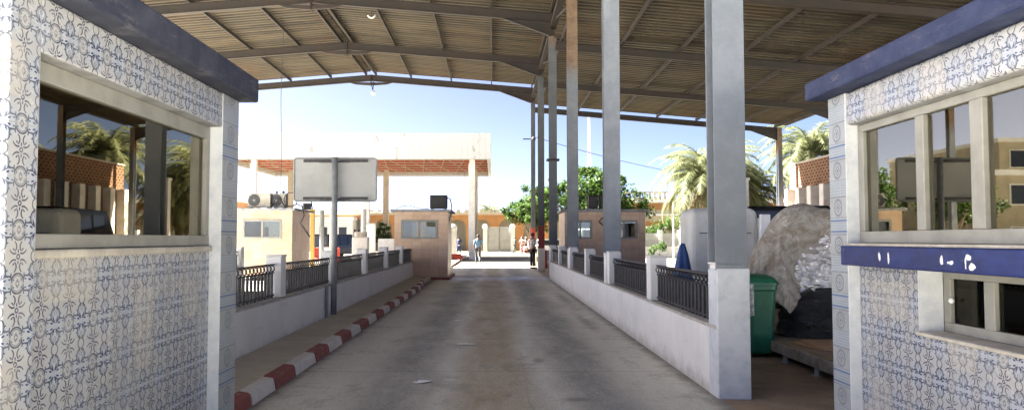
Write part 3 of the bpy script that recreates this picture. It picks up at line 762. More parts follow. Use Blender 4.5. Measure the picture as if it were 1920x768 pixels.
ac_unit(-8.72, 27.5, 2.665, .84, 'beige air conditioner with round black fan on the leftmost tan booth')
t = ac_unit(-8.02, 27.65, 2.665, .50, 'small boxy air conditioner beside the fan unit on the roof', rusty=False)
part('stub_pipe', G().tube([(-8.15, 27.8, 3.22), (-8.15, 27.8, 3.33)], .04, 8).tube([(-7.9, 27.8, 3.22), (-7.9, 27.8, 3.33)], .05, 8), 'black', t)
ac_unit(-2.10, 28.3, 2.645, .66, 'rusty old window air conditioner on the roof of the middle tan booth', rusty=True)
ac_unit(3.9, 28.8, 2.665, .36, 'small rusty box unit on the wide booth roof, left of its neighbour', rusty=True)
ac_unit(4.3, 28.8, 2.665, .30, 'lower rusty box unit on the wide booth roof, right of its neighbour', rusty=True)
def cable(label, pts, loc, r=.02, mat='black'): return solo('cable', G().tube(pts, r, 6), mat, label, 'cable', loc, smooth=True)
cable('thick black hose coiled over the edge of the leftmost tan booth roof', [(-8.2, 27.45, 2.75), (-8.1, 27.4, 3.0), (-7.95, 27.4, 3.05), (-7.85, 27.4, 2.9), (-7.7, 27.35, 2.72), (-7.4, 27.2, 2.74), (-7.2, 27.1, 2.8), (-7.0, 27.05, 2.72), (-6.92, 27.05, 2.4), (-7.05, 27.05, 2.1), (-6.98, 27.05, 2.0), (-6.7, 27.05, 1.6)], (-7.5, 27.3, 2.67), .025)
cable('loop of dark cable standing on the leftmost tan booth roof', [(-7.5+.25*math.cos(a*.35), 27.35, 2.98+.26*math.sin(a*.35)) for a in range(19)], (-7.5, 27.35, 2.7), .018)
cable('cable drooping from the roof box down the side of the middle tan booth', [(-1.78, 28.3, 3.1), (-1.65, 28.2, 3.05), (-1.58, 28.0, 2.8), (-1.6, 27.9, 2.5), (-1.66, 27.9, 2.2)], (-1.7, 28.1, 2.65), .022)
cable('thin cable arching over the roof of the middle tan booth', [(-3.7, 28.2, 2.66), (-3.45, 28.2, 2.78), (-3.2, 28.2, 2.8), (-2.8, 28.2, 2.68), (-2.45, 28.2, 2.67)], (-3.2, 28.2, 2.65), .015)
cable('tangled black cable hanging on the front of the wide tan booth', [(4.9, 28.3, 2.62), (4.5, 28.4, 2.5), (4.15, 28.42, 2.3), (4.05, 28.42, 2.2), (4.2, 28.42, 2.05), (4.4, 28.42, 1.95)], (4.4, 28.4, 2.2), .025)

# ------------------------------------------------------------------ road sign seen from behind
sx, sy = -2.985, 13.9
t = thing('road_sign', 'large blank grey back of a road sign on a tall grey pole beside the railing', 'sign', (sx, sy, .115))
part('pole', G().tube([(sx, sy, .115), (sx, sy, 3.06)], .055, 14), 'greysteel', t, smooth=True)
bx0, bx1, bz0, bz1 = -3.78, -2.22, 2.24, 3.05; r = .05
poly = arc(bx1-r, bz1-r, r, 0, math.pi/2, 4)+arc(bx0+r, bz1-r, r, math.pi/2, math.pi, 4)+arc(bx0+r, bz0+r, r, math.pi, 1.5*math.pi, 4)+arc(bx1-r, bz0+r, r, 1.5*math.pi, 2*math.pi, 4)
b = part('board', G().prism(poly, 'y', sy+.10, sy+.115), 'ygrey', t)
g = G(); cx_, cz_ = (bx0+bx1)/2, (bz0+bz1)/2
g.tube([(p[0], sy+.105, p[1]) for p in poly+[poly[0]]], .018, 6)
part('rim', g, 'greysteel', b)
for z in (bz1-.05, bz0+.05):
    part('bracket', G().box(bx0+.18, cx_-.08, sy+.062, sy+.098, z-.025, z+.025).box(cx_+.1, bx1-.16, sy+.062, sy+.098, z-.025, z+.025).box(cx_-.3, cx_+.3, sy+.055, sy+.061, z-.035, z+.0), 'rail', t, bevel=.006)
solo('drain_pipe', G().tube([(-3.02+.03, 13.35, .12), (-2.99, 13.35, .72)], .03, 8), 'greysteel', 'short grey pipe standing on the low wall beside the sign pole', 'pipe', (-2.99, 13.35, .12))

# ------------------------------------------------------------------ far canopy
fx0, fx1, fy0, fy1 = -19.8, -.2, 52, 66.5; zb = 7.15
t = thing('flat_canopy', 'flat canopy with peeling white fascia and red underside beyond the booths', 'canopy', (-10, 52, 0))
part('fascia', G().box(fx0, fx1, fy0, fy0+.25, zb, zb+1.85).box(fx1-.25, fx1, fy0+.25, fy1, zb, zb+1.85).box(fx0, fx0+.25, fy0+.25, fy1, zb, zb+1.85).box(fx0+.25, fx1-.25, fy1-.25, fy1, zb, zb+1.85), 'fascia', t)
part('roof_deck', G().box(fx0+.25, fx1-.25, fy0+.25, fy1-.25, zb+.9, zb+1.0), 'redsoffit', t)
g = G()
for i in range(34): g.box(fx0+.26, fx1-.26, fy0+.3+i*.42, fy0+.38+i*.42, zb+.4, zb+.89)
part('soffit_rib', g, 'redsoffit', t)['kind'] = 'stuff'
g = G()
n = 13
for i in range(n):
    a = fx0+.3+(fx1-fx0-.6)*i/n; b = a+(fx1-fx0-.6)/n
    g.tube([(a, fy0+.3, zb+.12), (b, fy1-.3, zb+.12)], .022, 4); g.tube([(b, fy0+.3, zb+.16), (a, fy1-.3, zb+.16)], .022, 4)
for i in range(8): g.tube([(fx0+.3, fy0+.5+i*1.95, zb+.2), (fx1-.3, fy0+.5+i*1.95, zb+.2)], .035, 4)
part('lattice', g, 'cream', t)
for x in (-1.55, -9.3, -17.6):
    for y in (54.3, 64.2):
        part('column', G().box(x-.2, x+.2, y-.2, y+.2, 0, zb+.4).box(x-.28, x-.2, y-.1, y+.1, .3, zb-.1), 'cream' if y > 60 else 'white', t, bevel=.02)
solo('planter', G().box(-3.0, -2.1, 50.5, 51.2, .13, .42).box(-2.9, -2.2, 50.6, 51.1, .42, .5), 'orange', 'low red block at the foot of the far canopy column', 'block', (-2.5, 50.8, .13), bevel=.03)

# ------------------------------------------------------------------ middle distance clutter on the left
def post(label, x, y, h, r, mat, name='post'): return solo(name, G().tube([(x, y, 0), (x, y, h)], r, 8), mat, label, 'post', (x, y, 0))
t = thing('floodlight_post', 'yellow post carrying a black floodlight beside the leftmost tan booth', 'lamp post', (-8.55, 35, 0))
part('post', G().box(-8.63, -8.47, 34.9, 35.1, 0, 2.95), 'yellow', t); part('floodlight', G().box(-8.95, -8.6, 34.7, 34.9, 2.9, 3.2, rot=.5).tube([(-8.6, 34.9, 3.3), (-8.55, 35, 2.8)], .03, 6), 'black', t)
post('thick grey post beside the yellow floodlight post', -8.2, 35.4, 2.9, .11, 'greysteel')
post('slim cream post right of the thick grey post', -10.1, 46, 3.5, .06, 'cream')
post('dark grey post in front of the central canopy column', -8.15, 46.5, 3.4, .16, 'greysteel')
t = thing('control_cabinet', 'cream control cabinet with a dark panel seen over the railing', 'cabinet', (-5.95, 33, 0))
part('cabinet_body', G().box(-6.3, -5.6, 33, 33.5, 0, 1.62).box(-6.2, -5.7, 33.02, 33.5, 1.622, 1.85), 'white', t, bevel=.03)
part('panel', G().box(-6.1, -5.78, 32.98, 33.018, 1.58, 1.8), 'render', t)
t = thing('equipment_box', 'tall white equipment box fixed in front of the central canopy column', 'box', (-8.0, 48, 0))
part('cabinet_body', G().box(-8.5, -7.7, 48, 48.5, 0, 2.5), 'white', t, bevel=.03); part('lid', G().box(-8.55, -7.65, 47.95, 48.55, 2.502, 2.56), 'ygrey', t)
solo('concrete_block', G().box(-8.1, -6.95, 52, 53, 0, 1.55).box(-6.94, -6.0, 52.2, 53, 0, 1.7), 'white', 'pair of bright white concrete blocks left of the middle tan booth', 'block', (-7, 52, 0), bevel=.04)
def barrier(x, y, label, L=1.3, group=None, rz=0):
    g = G(); pr = [(-.28, 0), (.28, 0), (.26, .2), (.12, .4), (.09, .95), (-.09, .95), (-.12, .4), (-.26, .2)]
    t = thing('plastic_barrier', label, 'barrier', (x, y, 0))
    n = 3
    for i in range(n):
        part('barrier_section', G().prism([(y+a, b) for a, b in pr], 'x', x-L/2+L*i/n, x-L/2+L*(i+1)/n-.01), 'orange' if i % 2 == 0 else 'white', t, bevel=.02)
    t.rotation_euler.z = rz
    return t
barrier(-11.2, 49.5, 'red and white plastic barrier under the far canopy next to the parked car', 1.9)
barrier(2.95, 39.0, 'red and white plastic barrier behind the red banded columns', .9, rz=.1)
t = thing('metal_gantry', 'thin pale metal frame standing behind the middle tan booth', 'frame', (-13, 80, 0))
part('frame', G().tube([(-13.8, 80, 0), (-13.8, 80, 5.2), (-11.6, 80, 5.2), (-11.6, 80, 0)], .07, 6).tube([(-13.8, 80, 4.4), (-11.6, 80, 4.4)], .05, 6), 'ygrey', t)

# vehicles --------------------------------------------------------
def vehicle(label, cat, name, x, y, rz, L, W, H, paint, boxy=False, seed=0):
    t = thing(name, label, cat, (0, 0, 0))
    hb = H*.52; gr = .24
    if boxy: prof = [(-L/2, gr+.1), (-L/2, H*.5), (-L/2+.1, H-.08), (-L/2+.3, H), (L/2-1.35, H), (L/2-.75, hb+.06), (L/2-.06, hb-.12), (L/2, gr+.12)]
    else: prof = [(-L/2, gr+.12), (-L/2+.02, hb), (-L/2+.30, H-.06), (-L/2+.5, H), (L/2-2.1, H), (L/2-1.35, hb+.05), (L/2-.12, hb-.1), (L/2, gr+.1)]
    low = [(-L/2, gr+.1), (-L/2, hb), (L/2-1.3, hb), (L/2-.1, hb-.1), (L/2, gr+.12)]
    g = G(); n = len(prof); b = len(g.v)
    for sgn in (-1, 1):
        for px_, pz in prof:
            inset = .14*max(0, (pz-hb)/(H-hb)); g.v.append((px_, sgn*(W/2-inset), pz))
    for k in range(n):
        k2 = (k+1) % n; g.f.append((k, k2, n+k2, n+k)); g.mi.append(0)
    g.f.append(tuple(reversed(range(n)))); g.f.append(tuple(range(n, 2*n))); g.mi += [0, 0]
    part('body', g, paint, t, bevel=.05, seg=3)
    def side_pt(px_, pz, sgn, out=.012): return (px_, sgn*(W/2-.14*max(0, (pz-hb)/(H-hb))+out), pz)
    z0, z1 = hb+.06, H-.14
    xs = [(-L/2+.45, -L/2+1.3), (-L/2+1.38, -L/2+2.25), (-L/2+2.33, L/2-1.75)] if L > 4 else [(-L/2+.4, -.2), (-.1, L/2-1.8)]
    for sgn in (-1, 1):
        for a, c_ in xs:
            part('side_window', G().face([side_pt(a, z0, sgn), side_pt(c_, z0, sgn), side_pt(c_-.05, z1, sgn), side_pt(a+.05, z1, sgn)]), 'carglass', t)
    part('rear_window', G().face([(-L/2-.006+.02, -W/2+.22, hb+.1), (-L/2-.006+.02, W/2-.22, hb+.1), (-L/2+(.09 if boxy else .25), W/2-.32, H-.16), (-L/2+(.09 if boxy else .25), -W/2+.32, H-.16)]), 'carglass', t)
    a0 = prof[4]; a1 = prof[5]
    part('windscreen', G().face([(a1[0]+.012, -W/2+.14, a1[1]+.04), (a1[0]+.012, W/2-.14, a1[1]+.04), (a0[0]+.05, W/2-.26, a0[1]-.06), (a0[0]+.05, -W/2+.26, a0[1]-.06)]), 'carglass', t)
    for sgn in (-1, 1):
        part('tail_light', G().box(-L/2-.02, -L/2+.05, sgn*(W/2-.14)-.07, sgn*(W/2-.14)+.07, hb-.28, hb+.02), 'lampred', t)
        part('headlight', G().box(L/2-.12, L/2-.01, sgn*(W/2-.2)-.12, sgn*(W/2-.2)+.12, hb-.34, hb-.18), 'white', t)
        for wx in (-L/2+.85, L/2-.85):
            rr = .36
            wl = part('wheel', G().prism(arc(wx, rr, rr, 0, 2*math.pi, 20)[:-1], 'y', sgn*(W/2-.1)-.12, sgn*(W/2-.1)+.12), 'rubber', t, bevel=.03)
            part('rim', G().prism(arc(wx, rr, .2, 0, 2*math.pi, 14)[:-1], 'y', sgn*(W/2+.025)-.01, sgn*(W/2+.025)+.01), 'ygrey', wl)
    part('bumper', G().box(-L/2-.06, -L/2+.1, -W/2+.08, W/2-.08, gr+.08, gr+.3), 'black', t, bevel=.03)
    part('number_plate', G().box(-L/2-.035, -L/2-.01, -.26, .26, hb-.22, hb-.1), 'white', t)
    t.location = (x, y, 0); t.rotation_euler.z = rz
    return t
vehicle('black off-road car parked beneath the far flat canopy', 'car', 'parked_car', -12.3, 58.5, R(62), 4.3, 1.85, 1.9, 'carpaint', True)
vehicle('white car parked by the white gate under the leafy tree', 'car', 'parked_car', 5.2, 80, R(200), 4.4, 1.8, 1.55, 'carwhite')
vehicle('white van parked behind the red banded columns', 'van', 'parked_van', 8.6, 71, R(100), 5.0, 2.0, 2.5, 'carwhite', True)
vehicle('dark van standing behind the tarpaulin covered pile', 'van', 'parked_van', 7.3, 19.5, R(80), 5.0, 2.1, 2.3, 'carpaint', True)

# ------------------------------------------------------------------ arcade building and others
def arcade(label, x0, x1, y, H, xa, sp, wd, ztop, mat, cornice):
    t = thing('arcade_building', label, 'building', ((x0+x1)/2, y, 0))
    g = G(); cs = []; c = xa
    while c-wd/2-.3 > x0: c -= sp
    c += sp
    prev = x0; r = wd/2; spr = ztop-r
    while c+wd/2+.3 < x1: cs.append(c); c += sp
    for c in cs:
        g.box(prev, c-r, y, y+.5, 0, ztop+.2); prev = c+r
        A = arc(c, spr, r, math.pi, 0, 12)
        for (a, b_), (a2, b2) in zip(A[:-1], A[1:]):
            g.prism([(a, b_), (a2, b2), (a2, ztop+.2), (a, ztop+.2)], 'y', y, y+.5)
    g.box(prev, x1, y, y+.5, 0, ztop+.2); g.box(x0, x1, y, y+.5, ztop+.2, H)
    part('arcade_wall', g, mat, t)
    part('cornice', G().box(x0-.1, x1+.1, y-.15, y+.6, H, H+.35), cornice, t)
    part('back_wall', G().box(x0, x1, y+3.5, y+3.8, 0, H-.02), 'render', t); part('roof', G().box(x0, x1, y+.5, y+3.8, H-.2, H-.01), 'render', t)
    g = G()
    xx = x0+.3
    while xx < x1: g.box(xx, xx+.5, y-.1, y+.2, H+.352, H+.65); xx += 1.0
    part('parapet', g, cornice, t)
    return t
arcade('long ochre arcade with round arches behind the white gate', -24, 13, 94, 4.6, 1.75, 3.15, 2.15, 4.0, 'ochre', 'cream')
def block(label, x0, x1, y0, y1, H, mat, nx, nz, fside='-y', trim='white'):
    t = thing('building', label, 'building', ((x0+x1)/2, y0, 0))
    part('wall', G().box(x0, x1, y0, y1, 0, H), mat, t); part('roof_edge', G().box(x0-.2, x1+.2, y0-.2, y1+.2, H+.002, H+.4), trim, t)
    for i in range(nx):
        for k in range(nz):
            cx = x0+(x1-x0)*(i+.5)/nx; cz = H*(k+.55)/nz; ww = (x1-x0)/nx*.2; hh = H/nz*.22
            f = part('window', G().box(cx-ww-.1, cx+ww+.1, y0-.06, y0-.003, cz-hh-.1, cz+hh+.1), trim, t); part('pane', G().box(cx-ww, cx+ww, y0-.075, y0-.062, cz-hh, cz+hh), 'carglass', f)
    # the windows of the flank facing the lanes
    for i in range(3):
        for k in range(nz):
            cy_ = y0+(y1-y0)*(i+.5)/3; cz = H*(k+.55)/nz
            part('window', G().box(x1+.003, x1+.06, cy_-.5, cy_+.5, cz-.6, cz+.6), 'carglass', t)
    return t
block('long low white building behind the parked black car', -32, -17.5, 92, 100, 3.9, 'white', 6, 1)
# cream building with balustrade on the right
bx0, bx1, by = 13.5, 42, 82
t = thing('villa', 'cream and orange two storey building with balustrade behind the date palms', 'building', (20, by, 0))
part('wall', G().box(bx0, bx1, by, by+12, 0, 6.0), 'cream', t)
for z0, z1, m in ((4.75, 5.5, 'ochre'), (3.0, 3.5, 'ochre')): part('painted_band', G().box(bx0-.05, bx1, by-.05, by-.002, z0, z1), m, t)
part('cornice', G().box(bx0-.3, bx1, by-.4, by-.052, 5.55, 5.8).box(bx0-.3, bx1, by-.35, by-.052, 4.1, 4.3), 'white', t)
g = G(); xx = bx0
while xx < bx1: g.tube([(xx, by-.2, 5.8), (xx, by-.2, 6.05), (xx, by-.2, 6.25), (xx, by-.2, 6.6)], [.08, .16, .08, .12], 6); xx += .55
g.box(bx0-.2, bx1, by-.35, by-.05, 6.6, 6.75); part('balustrade', g, 'cream', t)
for i in range(9):
    cx = bx0+1.6+i*3
    part('window', G().box(cx-.8, cx+.8, by-.05, by-.003, .9, 2.7), 'carglass', t); part('pillar', G().box(cx+1.3, cx+1.7, by-.4, by-.052, 0, 4.1), 'cream', t)
# white picket wall in front of it
t = thing('picket_fence', 'pale fence of square white posts and grey infill beyond the wide tan booth', 'fence', (16, 60, 0))
part('base_wall', G().box(8.5, 30, 60, 60.3, 0, .9), 'white', t)
for i in range(14):
    part('post', G().box(8.6+i*1.6, 8.9+i*1.6, 59.95, 60.35, .9, 2.25), 'white', t)
    part('infill', G().box(8.9+i*1.6, 10.2+i*1.6, 60.1, 60.16, .95, 2.0), 'ygrey', t)
post('tall thin white flagpole left of the date palm', 12.9, 53, 4.9, .06, 'white', 'flagpole'); post('thin white pole standing just right of the taller flagpole', 13.9, 55, 4.9, .045, 'white', 'flagpole')
# white double gate
t = thing('white_gate', 'closed white double gate between rounded white piers', 'gate', (1.0, 86, 0))
for a in (-.65, .75): part('gate_leaf', G().box(a, a+1.34, 86, 86.1, .05, 2.9).box(a+.1, a+1.24, 85.95, 85.998, .3, 1.3).box(a+.1, a+1.24, 85.95, 85.998, 1.5, 2.7), 'ygrey', t, bevel=.01)
for a in (-.95, 2.25): part('pier', G().box(a-.25, a+.25, 85.8, 86.4, 0, 2.9).ball((a, 86.1, 2.95), .32, 12, 8), 'white', t)
t = thing('gate_pier', 'round topped white pier at the back corner of the middle tan booth', 'pier', (-3.75, 68, 0))
part('shaft', G().box(-4.1, -3.4, 68, 68.6, 0, 2.5), 'white', t, bevel=.03); part('cap', G().ball((-3.75, 68.3, 2.5), .42, 12, 8), 'white', t, smooth=True)
solo('perimeter_wall', G().box(-150, 150, 118, 118.4, 0, 3.0), 'cream', 'long cream perimeter wall closing the compound in the distance', 'wall', (0, 118, 0))
# buildings on the far left that the booth windows mirror
block('tall sandy apartment block far off beside the lanes, mirrored in the booth glass', -62, -44, 72, 92, 11, 'cream', 5, 3)
block('lower ochre house mirrored in the booth glass', -44, -34, 96, 108, 6.5, 'ochre', 3, 2)
block('sandy two storey house mirrored in the booth glass', -40, -30, 52, 62, 6.0, 'cream', 3, 2)

# ------------------------------------------------------------------ right side: brick wall, white piers
t = thing('brick_wall', 'long openwork wall of red bricks behind the pile on the right', 'wall', (17.2, 4, 0))
part('brickwork', G().box(17.2, 17.45, 4, 42.8, 0, 5.75), 'brick', t); part('coping', G().box(17.15, 17.5, 4, 42.8, 5.752, 5.84), 'render', t)
g = G()
for i in range(9): part('pier', G().box(16.75, 17.19, 30.0+i*1.5, 30.5+i*1.5, 0, 4.35), 'white', t, bevel=.02)
part('dado', G().box(16.85, 17.195, 29.9, 42.6, 0, 1.2), 'white', t)
solo('concrete_pillar', G().box(13.4, 13.85, 40, 40.4, 0, 4.7).box(13.35, 13.9, 39.95, 40.45, 4.702, 4.85), 'white', 'square white pillar seen past the nearest grey column', 'pillar', (13.6, 40, 0), bevel=.02)

# ------------------------------------------------------------------ white tank cabinet, blue tarp, bin, platform, pile
t = thing('white_cabin', 'big white moulded plastic cabin standing behind the railing', 'cabin', (4.3, 13.6, 0))
part('shell', G().box(3.5, 4.75, 13.2, 14.0, .1, 2.08), plain('dull_white_plastic', (.58, .58, .54), (.50, .50, .46), .5, scale=2), t, bevel=.16, seg=5, smooth=False)
part('door_seam', G().box(3.68, 4.6, 13.185, 13.198, 1.62, 1.635), 'black', t); part('side_panel', G().box(4.752, 4.80, 13.3, 13.9, .2, 1.9), 'white', t, bevel=.02)
part('base_plinth', G().box(3.6, 4.65, 13.3, 13.9, 0, .098), 'greysteel', t)
solo('door_panel', G().box(4.62, 4.80, 12.8, 12.86, 0, 1.95), 'white', 'narrow upright white panel behind the green bin', 'panel', (4.7, 12.8, 0), bevel=.015)
g = G(); rnd = random.Random(5); n = 22; rows = 9; cx, cy0 = 3.22, 12.6
for j in range(rows):
    h = j/(rows-1); rr = .30*(1-h)**.8+.035
    for k in range(n):
        a = 2*math.pi*k/n; q = rr*(1+.22*math.sin(a*5+j*.2))*(1+.06*rnd.random()); g.v.append((cx+q*math.cos(a)*.8, cy0+q*math.sin(a), .0+1.45*h))
for j in range(rows-1):
    for k in range(n): g.f.append((j*n+k, j*n+(k+1) % n, (j+1)*n+(k+1) % n, (j+1)*n+k)); g.mi.append(0)
g.f.append(tuple((rows-1)*n+k for k in range(n))); g.mi.append(0)
solo('folded_parasol', g, 'bluetarp', 'blue cloth folded to a point leaning by the white cabin', 'cloth', (cx, cy0, 0), smooth=True)
# green bin
bx, by = 3.43, 9.75
t = thing('wheelie_bin', 'green plastic wheelie bin beside the nearest grey column', 'bin', (bx, by, 0))
def ring(z, w_, d_, r_): 
    out = []
    for sx_, sy_, a0 in ((1, 1, 0), (-1, 1, 90), (-1, -1, 180), (1, -1, 270)):
        for i in range(5):
            a = R(a0+i*22.5); out.append((bx+sx_*(w_/2-r_)+r_*math.cos(a), by+sy_*(d_/2-r_)+r_*math.sin(a), z))
    return out
def loft(rings):
    g = G(); n = len(rings[0])
    for r_ in rings: g.v += r_
    for j in range(len(rings)-1):
        for k in range(n): g.f.append((j*n+k, j*n+(k+1) % n, (j+1)*n+(k+1) % n, (j+1)*n+k)); g.mi.append(0)
    g.f.append(tuple(reversed(range(n)))); g.f.append(tuple((len(rings)-1)*n+k for k in range(n))); g.mi += [0, 0]
    return g
part('bin_body', loft([ring(.06, .32, .38, .07), ring(.10, .35, .42, .08), ring(.5, .38, .47, .09), ring(.86, .42, .52, .09), ring(.87, .45, .56, .1), ring(.93, .45, .56, .1)]), 'green', t, bevel=.006)
part('lid', loft([ring(.932, .47, .58, .1), ring(.965, .47, .58, .1), ring(1.02, .41, .5, .12), ring(1.055, .30, .34, .12), ring(1.065, .2, .2, .08)]), 'green', t)
part('handle', G().tube([(bx-.14, by-.27, .95), (bx-.14, by-.32, .9), (bx-.14, by-.32, .6), (bx-.14, by-.26, .55)], .018, 6).box(bx-.165, bx-.115, by-.30, by-.265, .55, .95), plain('worn_strip', (.5, .52, .48), (.2, .25, .2), .6, scale=20), t)
for s_ in (-1, 1): part('wheel', G().prism(arc(by+.17, .09, .09, 0, 2*math.pi, 14)[:-1], 'x', bx+s_*.20-.02, bx+s_*.20+.02), 'rubber', t)
# weighing platform
t = thing('weighing_platform', 'low rusty steel weighing platform on short feet', 'platform', (4.9, 7.4, 0))
g = G().box(3.58, 6.2, 7.35, 10.6, .21, .235)
for i in range(8): g.box(3.62+i*.32, 3.66+i*.32, 7.4, 10.55, .236, .240)
part('deck', g, 'yard', t)
part('frame', G().box(3.55, 3.60, 7.33, 10.6, .10, .225).box(3.60, 6.2, 7.33, 7.38, .10, .225).box(3.60, 6.2, 10.55, 10.6, .10, .205), plain('worn_galvanised_frame', (.26, .25, .23), (.14, .12, .10), .5, scale=6), t, bevel=.006)
for x, y in ((3.6, 7.42), (3.6, 8.3), (3.6, 9.2), (3.6, 10.4), (4.8, 7.42), (6.0, 7.42), (6.0, 10.4)):
    part('foot', G().tube([(x, y, .02), (x, y, .12)], .03, 8).tube([(x, y, 0), (x, y, .02)], .055, 10), 'greysteel', t)
solo('plywood_sheet', G().box(3.75, 4.55, 8.55, 9.25, .242, .262, rot=.12), 'wood', 'lower plywood sheet lying on the weighing platform', 'board', (4.1, 8.9, .242))
solo('plywood_sheet', G().box(3.80, 4.66, 8.60, 9.22, .264, .284, rot=-.06), 'wood', 'upper plywood sheet lying across another board', 'board', (4.2, 8.9, .264))
# the pile: black polythene base, foil mound, tarp on top
def nz(x, y, z, s=1.0): return noise.noise(Vector((x*s, y*s, z*s)))
def mound(cx, cy, rx, ry, z0, zt, nu=56, nv=26, amp=.10, pw=.55, sc=2.2, seed=0, lean=(0, 0)):
    g = G()
    for j in range(nv+1):
        h = j/nv
        for k in range(nu):
            a = 2*math.pi*k/nu
            prof = (1-h**2.2)**pw if h < 1 else 0
            q = prof; x = cx+rx*q*math.cos(a)+lean[0]*h; y = cy+ry*q*math.sin(a)+lean[1]*h; z = z0+(zt-z0)*h
            d = nz(x+seed, y, z, sc)*amp+nz(x, y+seed, z, sc*2.7)*amp*.55+abs(nz(x, y, z+seed, sc*5))*amp*.45
            x += math.cos(a)*d; y += math.sin(a)*d; z = max(z0, z+d*.7*h)
            g.v.append((x, y, z))
    for j in range(nv):
        for k in range(nu): g.f.append((j*nu+k, j*nu+(k+1) % nu, (j+1)*nu+(k+1) % nu, (j+1)*nu+k)); g.mi.append(0)
    g.f.append(tuple(nv*nu+k for k in range(nu))); g.mi.append(0)
    return g
def crumple(cx, cy, rx, ry, z0, zt, nu, nv, jit, seed, pw=.45):
    rn = random.Random(seed); g = G(); P = []
    for j in range(nv+1):
        h = j/nv; q = (1-h**2.2)**pw if h < 1 else 0
        for k in range(nu):
            a = 2*math.pi*(k+.5*(j % 2))/nu; jj = jit*(1 if 0 < j < nv else .3)
            x = cx+rx*q*math.cos(a)+rn.gauss(0, jj); y = cy+ry*q*math.sin(a)+rn.gauss(0, jj); z = z0+(zt-z0)*h+rn.gauss(0, jj*.6)
            x += nz(x, y, z, 1.6)*.12; y += nz(y, z, x, 1.6)*.12
            g.v.append((x, y, max(z0, z)))
    for j in range(nv):
        for k in range(nu):
            a, b, c, d = j*nu+k, j*nu+(k+1) % nu, (j+1)*nu+(k+1) % nu, (j+1)*nu+k
            if j % 2: g.f += [(a, b, c), (a, c, d)]
            else: g.f += [(a, b, d), (b, c, d)]
            g.mi += [0, 0]
    g.f.append(tuple(nv*nu+k for k in range(nu))); g.mi.append(0)
    return g
o = solo('polythene_heap', crumple(4.95, 10.0, 1.15, .62, .243, 1.02, 34, 12, .035, 3, .35), 'bag', 'black polythene wrapped bundle at the bottom of the pile on the platform', 'bundle', (4.95, 10, .243), smooth=True)
m_ = o.modifiers.new('sub', 'SUBSURF'); m_.levels = 1; m_.render_levels = 1
solo('foil_bundle', crumple(5.0, 10.30, 1.2, .72, .80, 1.80, 74, 30, .021, 9), 'foil', 'crumpled silver foil insulation heaped over the black bundle', 'foil', (5.0, 10.35, .8), smooth=False)
# the tarpaulin: a small cloth drop computed here (verlet), draped over the heap
import numpy as np
def drape():
    rs = np.random.RandomState(4)
    NU, NV = 64, 58; LU, LV = 2.75, 2.35
    A = np.array([3.35, 9.15]); du = np.array([.955, .30]); du /= np.linalg.norm(du); dv = np.array([-du[1], du[0]])
    U, V = np.meshgrid(np.linspace(0, LU*.93, NU), np.linspace(0, LV*.93, NV), indexing='ij')
    X = np.zeros((NU, NV, 3)); X[..., 0] = A[0]+U*du[0]+V*dv[0]; X[..., 1] = A[1]+U*du[1]+V*dv[1]; X[..., 2] = 2.16
    X += rs.normal(0, .006, X.shape); X[..., 2] += .05*np.sin(U*7+V*3)+.04*np.sin(V*9-U*2)
    lu, lv = LU/(NU-1), LV/(NV-1); ld = math.hypot(lu, lv); P = X.copy()
    balls = [((4.35, 10.45, .95), (.62, .55, 1.04)), ((4.9, 10.45, .9), (.85, .55, .86)), ((3.95, 10.35, .7), (.42, .45, .90)), ((4.55, 10.2, 1.72), (.20, .22, .22)), ((4.1, 10.5, 1.6), (.2, .2, .2)), ((3.80, 9.85, .72), (.22, .2, .42)), ((5.3, 10.4, 1.1), (.6, .5, .6))]
    def con(s1, s2, L):
        d = X[s2]-X[s1]; n = np.linalg.norm(d, axis=-1, keepdims=True)+1e-9; c = d*(.5*(n-L)/n); X[s1] += c; X[s2] -= c
    def sl(a, b): return (slice(*a), slice(*b))
    e, N = None, None
    groups = []
    for st in (0, 1):
        groups.append((sl((st, NU-1, 2), (None,)), sl((st+1, NU, 2), (None,)), lu)); groups.append((sl((None,), (st, NV-1, 2)), sl((None,), (st+1, NV, 2)), lv))
    for g1, g2, L in list(groups): pass
    for st in (0, 1): groups.append(((slice(st, NU-1, 2), slice(0, NV-1)), (slice(st+1, NU, 2), slice(1, NV)), ld)); groups.append(((slice(st, NU-1, 2), slice(1, NV)), (slice(st+1, NU, 2), slice(0, NV-1)), ld))
    groups2 = [g_ for g_ in groups]
    fixed = []
    for a, b, L in groups2:
        n1 = X[a].shape; n2 = X[b].shape
        if n1 != n2:
            k0, k1 = min(n1[0], n2[0]), min(n1[1], n2[1])
            a = (np.arange(NU)[a[0]][:k0][:, None], np.arange(NV)[a[1]][:k1][None, :]); b = (np.arange(NU)[b[0]][:k0][:, None], np.arange(NV)[b[1]][:k1][None, :])
        fixed.append((a, b, L))
    for it in range(230):
        v = (X-P)*.965; P = X.copy(); X += v; X[..., 2] -= .0021
        for k in range(7):
            for a, b, L in fixed: con(a, b, L)
            if k % 3 == 0:
                # weak bending
                d = X[2:, :]-X[:-2, :]; n = np.linalg.norm(d, axis=-1, keepdims=True)+1e-9; c = d*(.08*np.minimum(0, n-2*lu*.86)/n); X[:-2, :] += c; X[2:, :] -= c
                d = X[:, 2:]-X[:, :-2]; n = np.linalg.norm(d, axis=-1, keepdims=True)+1e-9; c = d*(.08*np.minimum(0, n-2*lv*.86)/n); X[:, :-2] += c; X[:, 2:] -= c
        for c0, r0 in balls:
            q = (X-np.array(c0))/np.array(r0); n = np.linalg.norm(q, axis=-1, keepdims=True); hit = n < 1.03
            Xn = np.array(c0)+q/np.maximum(n, 1e-6)*1.03*np.array(r0)
            X = np.where(hit, Xn, X); P = np.where(hit, P*.15+X*.85, P)
        X[..., 2] = np.maximum(X[..., 2], .30)
    return X
